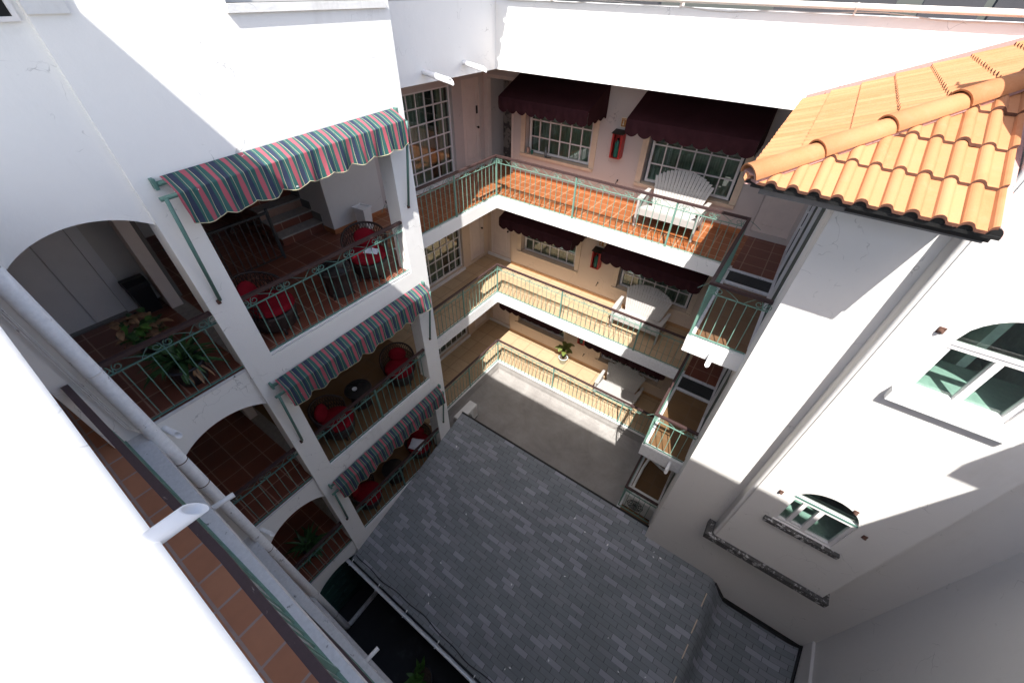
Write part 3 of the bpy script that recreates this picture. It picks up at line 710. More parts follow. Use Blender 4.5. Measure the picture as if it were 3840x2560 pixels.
for wi, (u0, u1, v0, vs, vc) in enumerate(WN):
    yg = YB+.055; big = wi == 0
    fm = MB(); t = .045
    fm.box(u0, u0+t, yg-.03, yg+.03, v0, vs); fm.box(u1-t, u1, yg-.03, yg+.03, v0, vs); fm.box(u0+t, u1-t, yg-.031, yg+.03, v0, v0+t); fm.box(u0, u1, yg-.04, yg+.03, vs-.06, vs-.005)
    um = (u0+u1)/2; fm.box(um-.03, um+.03, yg-.035, yg+.025, v0+t, vs-.06)
    if not big:
        fm.box(u0+.155, u0+.205, yg-.022, yg+.02, v0+t, vs-.06); fm.box(u0+.205, um-.03, yg-.0215, yg+.02, v0+t, v0+t+.04)
    wfm = obj('window', fm, M['alu'], tower)
    tr_ = MB(); tr_.box(u0+.002, u1-.002, yg-.05, yg-.041, vs-.012, vs+.02) ; obj('transom', tr_, M['tank'] if 0 else M['greendark' if not big else 'alu'], wfm)
    pa = MB(); arc = arched_outline(u0, u1, v0, vs, vc); pa.face([(u, yg+.01, v) for u, v in [(u0, v0), (u1, v0)]+arc]); obj('pane', pa, M['glassg'], wfm)
    rm = MB(); ya_, yb2 = yg+.05, yg+2.2; xa_, xb_ = u0-.25, u1+.35; za_, zb_2 = v0-.5, vc+.25
    rm.face([(xa_, yb2, za_), (xb_, yb2, za_), (xb_, yb2, zb_2), (xa_, yb2, zb_2)]); rm.face([(xa_, ya_, za_), (xa_, yb2, za_), (xa_, yb2, zb_2), (xa_, ya_, zb_2)]); rm.face([(xb_, ya_, za_), (xb_, yb2, za_), (xb_, yb2, zb_2), (xb_, ya_, zb_2)])
    rm.face([(xa_, ya_, za_), (xb_, ya_, za_), (xb_, yb2, za_), (xa_, yb2, za_)]); rm.face([(xa_, ya_, zb_2), (xb_, ya_, zb_2), (xb_, yb2, zb_2), (xa_, yb2, zb_2)])
    ish = MB(); ish.box(xa_+.01, xb_-.01, ya_+.01, ya_+.62, v0-.06, v0+.015); obj('inner_sill', ish, M['shelf'], wfm); rm.box(um+.08, um+.16, ya_+.63, yb2-.01, za_+.01, zb_2-.01)
    obj('room', rm, M['roomg'] if big else M['roomd'], wfm)
    so_ = MB(); so_.box(u0-.09, u1+.13, YB-.085 if big else YB-.06, YB+.05, v0-(.14 if big else .085), v0-.008); obj('sill', so_, M['white_old'] if big else M['mouldy'], wfm)
# bolts beside the windows
for q in ((7.36, -1.36), (8.38, -1.42), (8.1, -1.06), (7.38, 1.64)):
    bo = MB(); bo.tube([(q[0], YB, q[1]), (q[0]-.006, YB-.02, q[1]-.004), (q[0]+.004, YB-.042, q[1]+.01)], [.026, .022, .013], 7); bo.box(q[0]-.028, q[0]+.024, YB-.012, YB, q[1]-.03, q[1]+.034); obj('wall_bolt', bo, M['rust'], tower)
# clay tile roof of the tower
SLP = .43; EX, EY, EZ = 5.43, -3.80, 2.70
def barrel(u):                     # cross profile of one tile, u in 0..1
    if u < .58: return .040*math.sqrt(max(0, 1-(2*u/.58-1)**2))**1.15
    return .004
def tile_facet(front):
    mb = MB(); uvl = mb.b.loops.layers.uv.new('UVMap'); P_ = .152; CL = .385 if front else .29; NS = 16
    runlen = 2.0 if front else 2.45
    nt_ = int(((7.03-EX) if front else 4.05)/P_) + 1
    for k in range(nt_):
        for c in range(int(runlen/CL)+1):
            j_ = random.uniform(-.006, .006)
            t0, t1 = c*CL-.02, (c+1)*CL+.01
            rows = []
            for tt, lift in ((t0, .026+j_), (t1, .0)):
                r_ = []
                for q in range(NS+1):
                    u = q/NS; a = k*P_+u*P_
                    lim = a if front else min(99, a)
                    tc = min(tt, max(lim, -.02)); 
                    if front: x, y = EX+a, EY+tc
                    else: x, y = EX+tc, EY+a
                    z = EZ+SLP*tc+barrel(u)+lift
                    r_.append((Vector((x, y, z)), tc, a))
                rows.append(r_)
            for q in range(NS):
                a_, b_, c_, d_ = rows[0][q], rows[0][q+1], rows[1][q+1], rows[1][q]
                if front and a_[2] > 1.552: continue
                if not front and a_[2] > 3.79: continue
                if abs(c_[1]-b_[1]) < .003 and abs(d_[1]-a_[1]) < .003: continue
                if not front and EX+a_[1] > 7.04 and a_[2] < 1.9: continue
                vs_ = [mb.b.verts.new(v[0]) for v in (a_, b_, c_, d_)]
                f = mb.b.faces.new(vs_); f.smooth = True
                for lp_ in f.loops: lp_[uvl].uv = (k*1.0+.5, c*1.0+.5+(100 if front else 0))
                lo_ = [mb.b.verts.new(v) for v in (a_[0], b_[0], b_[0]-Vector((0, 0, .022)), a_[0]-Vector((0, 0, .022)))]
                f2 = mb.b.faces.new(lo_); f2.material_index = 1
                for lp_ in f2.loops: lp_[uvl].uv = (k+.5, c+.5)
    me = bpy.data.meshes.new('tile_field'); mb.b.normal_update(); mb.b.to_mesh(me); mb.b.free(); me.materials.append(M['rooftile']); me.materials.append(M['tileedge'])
    return me
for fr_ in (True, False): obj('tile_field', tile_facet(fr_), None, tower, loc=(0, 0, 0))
# backing sheet under the tiles
bk = MB()
def RP(a, b, dz=-.02): return (EX+a, EY+b, EZ+SLP*min(a, b)+dz)
bk.face([RP(0, 0), RP(1.62, 0), RP(1.62, 1.62)]); bk.face([RP(0, 0), RP(1.62, 1.62), RP(2.45, 2.45), RP(2.45, 3.79), RP(0, 3.79)])
obj('roof_backing', bk, M['mortar'], tower)
mo = MB(); mo.bar((EX+.02, EY+.02, EZ+.035), (EX+2.4, EY+2.4, EZ+.035+SLP*2.38), .17, .06); obj('hip_mortar', mo, M['mortar'], tower); mo = MB()
pv = [(EX+.02+.3*q, EZ+.05+SLP*(.02+.3*q)) for q in range(8)]
mo.prism([(a, b+.035) for a, b in pv]+[(a, b-.03) for a, b in pv[::-1]], 'y', -.035, -.001); obj('roof_mortar', mo, M['mortar'], tower)
for q in range(6):
    t0 = .0+q*.385; a0 = Vector((EX+t0, EY+t0, EZ+SLP*t0+.070)); t1 = t0+.43; a1 = Vector((EX+t1, EY+t1, EZ+SLP*t1+.052))
    hc = MB(); d = (a1-a0).normalized(); s_ = d.cross(Vector((0, 0, 1))).normalized(); u_ = s_.cross(d); n = 12
    ro_, ri_ = (.112, .098), (.098, .085); uvl = hc.b.loops.layers.uv.new('UVMap')
    rings = []
    for (p, o_, i_) in ((a0, .108, .094), (a1, .092, .080)):
        rings.append([hc.b.verts.new(p+s_*math.cos(PI*j/n)*o_+u_*(math.sin(PI*j/n)*o_*.9-.03)) for j in range(n+1)]); rings.append([hc.b.verts.new(p+s_*math.cos(PI*j/n)*i_+u_*(math.sin(PI*j/n)*i_*.9-.03)) for j in range(n+1)])
    for j in range(n):
        for A, B in ((0, 2), (0, 1), (1, 3)):
            f = hc.b.faces.new((rings[A][j], rings[A][j+1], rings[B][j+1], rings[B][j])); f.smooth = A == 0 and B == 2
            for lp_ in f.loops: lp_[uvl].uv = (q+.5, 300.5)
    obj('hip_cap', hc, M['rooftile'], tower)
fs = MB(); fs.box(EX+.12, 7.03, EY+.17, EY+.25, 2.57, 2.675); fs.box(EX+.12, EX+.20, EY+.25, -.001, 2.57, 2.675); fs.face([(EX+.15, EY+.2, 2.575), (7.03, EY+.2, 2.575), (7.03, YT, 2.575), (XT, YT, 2.575), (XT, 0, 2.575), (EX+.15, 0, 2.575)])
obj('fascia', fs, M['fascia_shade'], tower)
bt_ = MB(); 
for k in range(11):
    x = EX+.152*k; 
    if x > 6.95: break
    bt_.lathe([(.0, 0), (.047, 0), (.047, .05), (0, .05)], (0, 0, 0), 14, a0=0, a1=PI) if 0 else None
    pts = [(x+.152*.31+.046*math.cos(PI*j/8), EZ-.012+.052*math.sin(PI*j/8)) for j in range(9)]
    bt_.prism(pts, 'y', EY+.012, EY+.04)
bt_.box(EX+.75, 7.04, EY+.12, EY+.168, 2.60, 2.685); bt_.box(EX+.05, 7.04, EY+.0, EY+.06, EZ-.035, EZ-.012)
obj('eave_sealant', bt_, M['blackmat'], tower)

# ================================================================== RIGHT WING
rw = thing('hotel_wing', 'plain shaded white wing at the right edge, meeting the tower in a corner', 'building', (9.7, -6, ZG))
q_ = MB(); q_.wall('x', 9.49, 9.75, -14, YT+.3, ZG, 3.73); obj('wall', q_, M['tower'], rw); q_ = MB(); q_.box(9.25, 9.8, -5.44, YT-.01, 3.78, 4.0); obj('eave', q_, M['tower'], rw)
q_ = MB(); q_.box(9.44, 9.489, -12, YT-.001, ZG, -5.05); obj('wall_plinth', q_, M['tower'], rw)

# ================================================================== SHINGLE ROOF
def rz(y): return -5.264+.297*(y+3.635)
roof = thing('shingle_roof', 'low slate grey asphalt shingle roof filling the courtyard floor', 'roof', (4.5, -5, -6))
prof = [(.80, 0), (7.58, 0), (7.66, -.02), (7.76, -.10), (7.9, -.34), (8.02, -.48), (8.2, -.53), (9.10, -.53), (9.33, -.47), (9.43, -.40)]
rf = MB(); uvl = rf.b.loops.layers.uv.new('UVMap'); s_acc = 0.
ys = [-2.75-.0, -3.4, -4.2, -5.0, -5.8, -6.86]
for (xa, da), (xb, db) in zip(prof, prof[1:]):
    L = math.hypot(xb-xa, db-da)
    for ya, yb_ in zip(ys, ys[1:]):
        if xb > 7.7 and ya > -2.9: ya = -2.96
        if xa >= 6.1 and xb <= 7.7 and ya > -2.9: pass
        dy = yb_-ya; va = (ya+3.635)*1.043; vb = (yb_+3.635)*1.043
        vs_ = [rf.b.verts.new(p) for p in ((xa, ya, rz(ya)+da), (xb, ya, rz(ya)+db), (xb, yb_, rz(yb_)+db), (xa, yb_, rz(yb_)+da))]
        f = rf.b.faces.new(vs_); f.smooth = True
        for lp_, uvv in zip(f.loops, ((s_acc, va), (s_acc+L, va), (s_acc+L, vb), (s_acc, vb))): lp_[uvl].uv = uvv
    s_acc += L
bmesh.ops.remove_doubles(rf.b, verts=rf.b.verts, dist=1e-4); bmesh.ops.recalc_face_normals(rf.b, faces=rf.b.faces)
me = bpy.data.meshes.new('roof_panel'); rf.b.to_mesh(me); rf.b.free(); me.materials.append(M['shingle'])
rp = obj('roof_panel', me, None, roof)
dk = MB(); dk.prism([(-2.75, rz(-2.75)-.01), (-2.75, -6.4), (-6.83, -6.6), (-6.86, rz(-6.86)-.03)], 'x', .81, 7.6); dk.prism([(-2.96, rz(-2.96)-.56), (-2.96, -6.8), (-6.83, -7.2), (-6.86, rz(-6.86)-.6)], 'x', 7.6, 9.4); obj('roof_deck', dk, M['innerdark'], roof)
fl = MB(); fl.bar((.8, -2.75, rz(-2.75)+.012), (6.19, -2.75, rz(-2.75)+.012), .035, .03); fl.bar((7.70, YT-.02, rz(YT)-.1), (8.0, YT-.02, rz(YT)-.5), .06, .10); fl.bar((8.0, YT-.03, rz(YT)-.48), (9.42, YT-.03, rz(YT)-.46), .06, .09); fl.bar((9.42, YT-.02, rz(YT)-.36), (9.42, -6.8, rz(-6.8)-.36), .02, .10)
obj('roof_flashing', fl, M['blackmat'], roof)
hp = MB()
for a in (-3.25, -3.75, -4.2, -4.75): hp.bar((7.635, a, rz(a)-.004), (7.62, a-.26, rz(a-.26)-.004), .018, .02)
obj('hip_mortar', hp, M['beige'], roof)
fb = MB(); fb.box(.8, 9.3, -6.88, -6.865, -6.55, -6.28); obj('roof_fascia', fb, M['black'], roof)
gut = thing('roof_gutter', 'narrow silver gutter along the low eave of the grey shingle roof', 'gutter', (3, -6.93, -6.25))
gm = MB(); n = 10
for (r, fl_) in ((.042, 1), (.036, -1)):
    for a in range(n):
        t0, t1 = PI+PI*a/n, PI+PI*(a+1)/n
        f = gm.face([(.55, -6.94+r*math.cos(t0), -6.23+r*math.sin(t0)), (9.3, -6.94+r*math.cos(t0), -6.23+r*math.sin(t0)), (9.3, -6.94+r*math.cos(t1), -6.23+r*math.sin(t1)), (.55, -6.94+r*math.cos(t1), -6.23+r*math.sin(t1))]); f.smooth = True
obj('gutter_channel', gm, M['gutter'], gut)
for x in (.85, 1.75, 2.62, 3.55, 4.5, 5.4):
    b_ = MB(); b_.tube([(x, -6.94+.05*math.cos(t), -6.23+.05*math.sin(t)) for t in [PI*.95+PI*1.1*q/8 for q in range(9)]]+[(x, -6.84, rz(-6.84)+.02)], .011, 6); obj('bracket', b_, M['pvc'], gut)
cb_ = MB(); pts = []
for k in range(60):
    x = .84+k*.12; y = -6.745-.028*math.sin(k*.28)-.014*math.sin(k*.9+1); pts.append((x, y, rz(y)+.014))
cb_.tube(pts, .009, 6); 
tag(recentre(obj('roof_cable', cb_, M['cable']), (3, -6.6, rz(-6.6))), 'thin black cable snaking along the low edge of the shingle roof', 'cable')

lit = MB(); rl_ = random.Random(3)
for k in range(26):
    x, y = rl_.uniform(1, 7.4), rl_.uniform(-6.6, -3.1); a = rl_.uniform(0, 6.28); L = rl_.uniform(.015, .035); z = rz(y)+.004
    d = Vector((math.cos(a), math.sin(a), .297*math.sin(a)))*L; e = Vector((-math.sin(a), math.cos(a), .297*math.cos(a)))*L*.5
    c = Vector((x, y, z)); lit.face([c-d, c+e+Vector((0, 0, .006)), c+d, c-e])
lo_ = recentre(obj('roof_litter', lit, M['pvc']), (4, -5, rz(-5))); lo_['kind'] = 'stuff'; tag(lo_, 'pale scattered specks of litter on the grey shingle roof', 'litter')
# ================================================================== RAILINGS
def scroll_mesh():
    mb = MB()
    for sgn in (-1, 1):
        pts = []
        for k in range(17):
            t = k/16; a = PI*.5-2*PI*1.25*t; r = .052*(1-.62*t)
            pts.append((sgn*(.058+r*math.cos(a)*-1), 0, .845+r*math.sin(a)*1.0-.0))
        pts = [(sgn*.004, 0, .79)] + [(sgn*.006, 0, .82), (sgn*.018, 0, .865)] + pts[1:]
        mb.tube(pts, .0055, 5)
    mb.tube([(.11, 0, .905), (.20, 0, .865), (.31, 0, .80)], .0045, 4); mb.tube([(-.11, 0, .905), (-.17, 0, .85), (-.22, 0, .795)], .0045, 4)
    return mb
SCR = {}
for mt in ('green', 'greendark'): SCR[mt] = scroll_mesh().mesh('scroll_' + mt, M[mt])
def bal_mesh(h): 
    mb = MB(); mb.box(-.0056, .0056, -.0056, .0056, .03, h); return mb
BAL = {mt: bal_mesh(.775).mesh('baluster_' + mt, M[mt]) for mt in ('green', 'greendark')}
POST = {}
for mt in ('green', 'greendark'):
    mb = MB(); mb.box(-.017, .017, -.017, .017, 0, .92); POST[mt] = mb.mesh('post_' + mt, M[mt])
def railing(label, path, z, posts, mat='green', cat='railing', group=None, hr='handrail', hoff=0., hw=.05, skip_first=False, hh=.042, scroll0=.25, sstep=.52, bstep=.135, hrgap=None):
    base = Vector((*path[0], z)); t = thing('railing', label, cat, base, 0, group)
    hm = MB(); tb = MB(); bb = MB()
    def L(p, zz): return Vector((p[0], p[1], z+zz))
    for a, b in zip(path, path[1:]):
        d = (Vector(b)-Vector(a)).normalized(); e = d*hw/2
        turn = len(path) > 3        # square corners: butt the next bar against this one
        a2 = Vector(a)+(e if turn and a != path[0] else e*0); b2 = Vector(b)+(e if turn and b != path[-1] else e*0)
        hv = Vector((0, hoff)); hm.bar(L(a2+hv, .932), L(b2+hv, .932), hw, hh); tb.bar(L(a, .782), L(b, .782), .022, .010); bb.bar(L(a, .034), L(b, .034), .026, .010)
    obj('handrail', hm, M[hr], t); obj('top_bar', tb, M[mat], t); obj('base_bar', bb, M[mat], t)
    for a, b in zip(path, path[1:]):
        A, B = Vector(a), Vector(b); D = B-A; Ln = D.length; d = D/Ln; ang = math.atan2(d.y, d.x)
        n = max(2, round(Ln/bstep))
        for k in range(1, n):
            p = A+D*k/n
            if any((p-Vector(q)).length < .05 for q in posts): continue
            o = obj('baluster', BAL[mat], None, t, loc=(p.x, p.y, z)); o.rotation_euler = (0, 0, ang)
        ns = max(1, round((Ln-.1)/sstep))
        for k in range(ns+1):
            s = Ln*k/ns if ns > 0 else Ln/2
            if k in (0, ns): s = .075 if k == 0 else Ln-.075
            p = A+d*s
            o = obj('scroll', SCR[mat], None, t, loc=(p.x, p.y, z)); o.rotation_euler = (0, 0, ang)
    for q in posts:
        obj('post', POST[mat], None, t, loc=(q[0], q[1], z))
    return t
for i, (nm, z) in enumerate(LV):
    tl = ['%s gallery railing, sunlit mint green bars turning the corner over orange tiles', '%s gallery railing of mint green bars, over pale sand tiles halfway up', '%s gallery railing of pale green bars just above the grey terrace'][i] % nm
    if i < 2: pth = [(-.03, -3.25), (-.03, .03), (5.41, .03), (5.41, -2.40), (6.17, -2.40)]; ps = [(-.03, .03), (-.03, -1.45), (2.06, .03), (4.18, .03), (5.41, .03), (5.41, -2.40)]
    else: pth = [(-.03, -3.25), (-.03, .03), (5.41, .03), (5.41, -2.30), (6.17, -2.30)]; ps = [(-.03, .03), (-.03, -1.45), (2.10, .03), (4.35, .03), (5.41, .03), (5.41, -2.30)]
    railing(tl, pth, z, ps, 'green', group='gallery railings')
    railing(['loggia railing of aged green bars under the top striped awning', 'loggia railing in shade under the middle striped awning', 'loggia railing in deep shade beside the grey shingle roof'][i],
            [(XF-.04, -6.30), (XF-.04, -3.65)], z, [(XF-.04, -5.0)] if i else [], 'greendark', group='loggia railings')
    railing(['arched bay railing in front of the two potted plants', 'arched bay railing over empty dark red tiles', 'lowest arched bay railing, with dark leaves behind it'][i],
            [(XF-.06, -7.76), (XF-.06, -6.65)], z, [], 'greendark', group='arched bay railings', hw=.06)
    if i < 2: railing(['near railing with a peeling brown handrail seen from straight above', 'lower near railing, a dark green strip below the near tiled gallery'][i],
            [(.83, -8.03), (3.6, -7.932), (9.4, -7.928)], z, [(2.2, -7.9815), (4.4, -7.9315), (6.2, -7.930)], 'green', group='near gallery railings', hr='handrailN', hw=.056, hh=.05, hoff=.005)

# ================================================================== AWNINGS
def striped(label, zl, zr, xb, drop, hang):
    y0, y1 = -6.43, -3.52
    t = thing('awning', label, 'awning', (XF, (y0+y1)/2, (zl+zr)/2), 0, 'striped awnings on the left facade')
    mb = MB(); uvl = mb.b.loops.layers.uv.new('UVMap'); n = 190; prev = None
    ph = random.uniform(0, 6)
    for k in range(n+1):
        s = k/n; y = y0+(y1-y0)*s; zt = zl+(zr-zl)*s; rw = []
        sc = abs(math.sin(PI*(s*9.0)))**.8; wv = .010*math.sin(s*41+ph)+.008*math.sin(s*77+1.3*ph)
        for v in (0, .07, .14, .21, .28, .335, .356, .364, .385, .43, .5, .58, .66, .74, .82, .9, .97, 1.):
            if v <= .36:
                a = v/.36; x = XF+.03+(xb-XF-.03)*a; zz = zt-drop*a+.012*math.sin(a*PI)-.010*math.sin(a*PI)*math.sin(s*60)*.4
            else:
                a = (v-.36)/.64; x = xb+.012+.03*a+wv*a*2.0; zz = zt-drop-(hang+.05*sc)*a-.004
            rw.append((mb.b.verts.new((x, y+.004*math.sin(v*9+k), zz)), y, v))
        if prev:
            for A, B, C, D in zip(prev, rw, rw[1:], prev[1:]):
                f = mb.b.faces.new((A[0], B[0], C[0], D[0])); f.smooth = True
                for lp_, vv in zip(f.loops, (A, B, C, D)): lp_[uvl].uv = (vv[1]-y0+.05, vv[2])
        prev = rw
    me = bpy.data.meshes.new('canvas'); mb.b.normal_update(); mb.b.to_mesh(me); mb.b.free(); me.materials.append(M['stripes'])
    cv = obj('canvas', me, None, t, loc=wpos(t)); me.transform(Matrix.Translation(-wpos(t)))
    r_ = MB(); r_.tube([(XF+.045, y0-.05, zl-.055), (XF+.045, y1+.05, zr-.055)], .024, 10); r_.box(XF, XF+.07, y0-.085, y0-.055, zl-.10, zl-.0); r_.box(XF, XF+.07, y1+.055, y1+.085, zr-.10, zr-.0); obj('roller', r_, M['greendark'], t)
    fb_ = MB(); fb_.tube([(xb-.028, y0-.14, zl-drop-.030), (xb-.028, y1+.05, zr-drop-.030)], .022, 10); obj('front_bar', fb_, M['greendark'], t)
    for yy, zz in ((y0-.10, zl-drop-.03), (y1+.04, zr-drop-.03)):
        am = MB(); am.tube([(xb, yy, zz), (XF+.02, yy+(.02 if yy < -5 else .0), zz-1.27)], .019, 10); obj('arm', am, M['greendark'], t)
        br = MB(); br.box(XF, XF+.03, yy-.018, yy+.018, zz-1.31, zz-1.26); obj('bracket', br, M['rust'], t)
    return t
striped('topmost striped awning, half in sun, pink and green above the loggia stair', 2.47, 2.57, 1.06, .10, .29)
striped('middle striped awning in shade between the upper and middle loggias', -.385, -.305, 1.02, .10, .30)
striped('lowest striped awning, the one nearest the grey shingle roof', -3.27, -3.19, .98, .11, .30)
def maroon(label, x0, x1, z):
    YF = .62; zt, zf, zv = z+2.30, z+1.985, z+1.76
    if z > -1: zt = z+2.36
    t = thing('awning', label, 'awning', ((x0+x1)/2, YW, z+2.0), 0, 'maroon awnings on the gallery wall')
    mb = MB(); n = 90
    def vv(p): return mb.b.verts.new(p)
    top = []; prev = None
    for k in range(n+1):
        s = k/n; x = x0+(x1-x0)*s; sag = .012*math.sin(PI*s*3)**2
        sc = .075*abs(math.sin(PI*s*(9 if x1-x0 > 2.2 else 8)))**.7
        cur = [vv((x, YW-.01, zt)), vv((x, (YW+YF)/2, (zt+zf)/2-sag)), vv((x, YF, zf)), vv((x, YF-.012+.008*math.sin(k*.9), zf-.12)), vv((x, YF-.004+.012*math.sin(k*.6), zv-sc))]
        if prev:
            for A, B, C, D in zip(prev, cur, cur[1:], prev[1:]): mb.b.faces.new((A, B, C, D))
        prev = cur
    obj('canvas', mb, M['maroon'], t)
    for x in (x0, x1):
        sd = MB(); m_ = 24; pts = []
        for k in range(m_+1):
            s = k/m_; y = YF+(YW-.01-YF)*s; tp = zf+(zt-zf)*s; bt2 = zv-.06*abs(math.sin(PI*s*3.5))**.7; pts.append((y, tp, bt2))
        for a, b in zip(pts, pts[1:]): sd.face([(x, a[0], a[1]), (x, b[0], b[1]), (x, b[0], b[2]), (x, a[0], a[2])])
        obj('side_panel', sd, M['maroon'], t)
    fr = MB(); fr.tube([(x0+.01, YF+.02, zf-.015), (x1-.01, YF+.02, zf-.015)], .012, 6); fr.tube([(x0+.012, YF+.02, zf-.015), (x0+.012, YW, zf-.1)], .01, 6); fr.tube([(x1-.012, YF+.02, zf-.015), (x1-.012, YW, zf-.1)], .01, 6); obj('awning_frame', fr, M['knob'], t)
for i, (nm, z) in enumerate(LV):
    maroon('%s maroon awning on the left of the red cabinet, over the narrower window' % nm, -.40, 1.86, z)
    maroon('%s maroon awning on the right of the red cabinet, behind the white bench' % nm, 2.68, 5.05, z)

# ================================================================== BENCHES
def bench(wavy, label, z):
    X0_, X1_ = 3.29, 4.55; xm = (X0_+X1_)/2
    t = thing('garden_bench', label, 'bench', (xm, .95, z), 0, 'white slatted benches on the galleries')
    st = MB(); nsl = 5
    for k in range(nsl):
        y = .60+.105*k; st.bar((X0_+.05, y, z+.40-.028*k), (X1_-.05, y, z+.40-.028*k), .095, .02)
    st.bar((X0_+.04, .555, z+.33), (X1_-.04, .555, z+.33), .02, .13)
    obj('seat', st, M['bench'], t)
    bk = MB(); n = 17
    for k in range(n):
        s = (k+.5)/n*2-1
        yb, zb_ = 1.06, z+.24; yt = 1.36; top = z+1.06-.21*s*s
        if wavy: top = z+1.00-.16*s*s+.035*math.cos(s*PI*4.5)
        xb, xt = xm+s*.45, xm+s*.66; sc_ = (top-zb_)/(z+1.05-zb_)
        p0 = Vector((xb, yb, zb_)); p1 = Vector((xb+(xt-xb)*sc_, yb+(yt-yb)*sc_, top))
        d = (p1-p0).normalized(); sx = Vector((1, 0, 0)); wb_, wt = .048, .070; nn = sx.cross(d).normalized()*.009
        vs_ = []
        for p, w_ in ((p0, wb_), (p1, wt*sc_+wb_*(1-sc_))):
            for q in (-1, 1):
                for r in (-1, 1): vs_.append(bk.b.verts.new(p+sx*w_/2*q+nn*r))
        for f in ((0, 1, 3, 2), (4, 6, 7, 5), (0, 2, 6, 4), (1, 5, 7, 3), (0, 4, 5, 1), (2, 3, 7, 6)): bk.b.faces.new([vs_[i_] for i_ in f])
    bk.bar((xm-.50, 1.135, z+.40), (xm+.50, 1.135, z+.40), .03, .06); bk.bar((xm-.56, 1.25, z+.70), (xm+.56, 1.25, z+.70), .025, .05)
    obj('backrest', bk, M['bench'], t)
    for sg_ in (-1, 1):
        x = xm+sg_*.615
        a = MB(); pts = [(x-sg_*.02-.06, .50), (x-sg_*.02+.06, .50), (x+.055, .8), (x+.045+sg_*.02, 1.15), (x-.03+sg_*.02, 1.15), (x-.055, .8)]
        a.prism(pts, 'z', z+.60, z+.625); obj('armrest', a, M['bench'], t)
        l = MB(); l.prism([(.53, z), (.60, z), (.645, z+.60), (.515, z+.60), (.50, z+.45)], 'x', x-.02, x+.02); obj('leg', l, M['bench'], t)
        l = MB(); l.prism([(1.16, z), (1.24, z), (1.10, z+.40), (1.18, z+.60), (1.12, z+.60), (.62, z+.36), (.62, z+.28), (1.0, z+.22)], 'x', x-.018, x+.018); obj('leg', l, M['bench'], t)
bench(False, 'white slatted bench in sun on the orange tiled upper gallery', ZA)
bench(False, 'white slatted bench on the middle gallery, its right half in shadow', ZB)
bench(True, 'white slatted bench with a wavy-topped back on the lowest gallery', ZC)

# ================================================================== WICKER FURNITURE
def chair(label, loc, rot, pillow=True):
    t = thing('wicker_armchair', label, 'armchair', loc, rot, 'dark wicker armchairs in the loggias')
    z0 = 0
    body = MB(); body.lathe([(.27, .07), (.31, .16), (.33, .30), (.335, .33), (.30, .345), (0, .345)], (0, 0, 0), 26, 1, .95); obj('base', body, M['wicker'], t, world=False)
    cu = MB(); cu.lathe([(0, .345), (.28, .35), (.325, .385), (.325, .43), (.28, .468), (.12, .48), (0, .482)], (.02, 0, 0), 26, 1, .95); obj('cushion', cu, M['red'], t, world=False, smooth=True)
    bk = MB(); a0, a1 = PI*.42, PI*1.58; nn = 26
    def shell(a, h):   # h 0..1
        r = .335+.035*h; top = .80-.19*abs((a-PI)/(PI*.58))**2.2
        return Vector((r*math.cos(a), r*.97*math.sin(a), .33+(top-.33)*h))
    for k in range(nn):
        for dlt in (-2, 2):
            a = a0+(a1-a0)*k/nn; b = a+(a1-a0)*dlt/nn
            if a0 <= b <= a1+1e-6: bk.tube([shell(a, 0), shell((a+b)/2, .5), shell(b, 1)], .0065, 4)
    for h in (.36, .68): bk.tube([shell(a0+(a1-a0)*k/nn, h) for k in range(nn+1)], .006, 4)
    bk.tube([shell(a0+(a1-a0)*k/nn, 1) for k in range(nn+1)], .019, 7); bk.tube([shell(a0, 1), shell(a0, 0)], .017, 6); bk.tube([shell(a1, 1), shell(a1, 0)], .017, 6)
    obj('backrest', bk, M['wicker'], t, world=False)
    for a in (.7, 2.4, 3.9, 5.5):
        l = MB(); l.tube([(.26*math.cos(a), .26*math.sin(a), .12), (.285*math.cos(a), .285*math.sin(a), 0)], .02, 7); obj('leg', l, M['wicker'], t, world=False)
    if pillow:
        p = MB(); bmesh.ops.create_uvsphere(p.b, u_segments=16, v_segments=10, radius=1, matrix=Matrix.Translation((-.22, .0, .60)) @ Matrix.Rotation(R(-18), 4, 'Y') @ Matrix.Diagonal((.065, .19, .16, 1))); obj('pillow', p, M['red'], t, world=False, smooth=True)
def table(label, loc):
    t = thing('wicker_table', label, 'table', loc, 0, 'round wicker tables in the loggias')
    b = MB(); b.lathe([(.20, .02), (.19, .25), (.23, .40), (.262, .425), (.262, .445)], n=28); obj('base', b, M['wicker'], t, world=False)
    tp = MB(); tp.lathe([(0, .462), (.255, .462), (.262, .456), (.262, .446), (0, .446)], n=32); obj('tabletop', tp, M['tabletop'], t, world=False)
    rm = MB(); rm.tube([(.265*math.cos(2*PI*k/32), .265*math.sin(2*PI*k/32), .452) for k in range(33)], .013, 6); obj('rim', rm, M['wicker'], t, world=False)
    for k in range(4):
        a = k*PI/2+.5; l = MB(); l.tube([(.2*math.cos(a), .2*math.sin(a), .1), (.235*math.cos(a), .235*math.sin(a), 0)], .017, 6); obj('leg', l, M['wicker'], t, world=False)
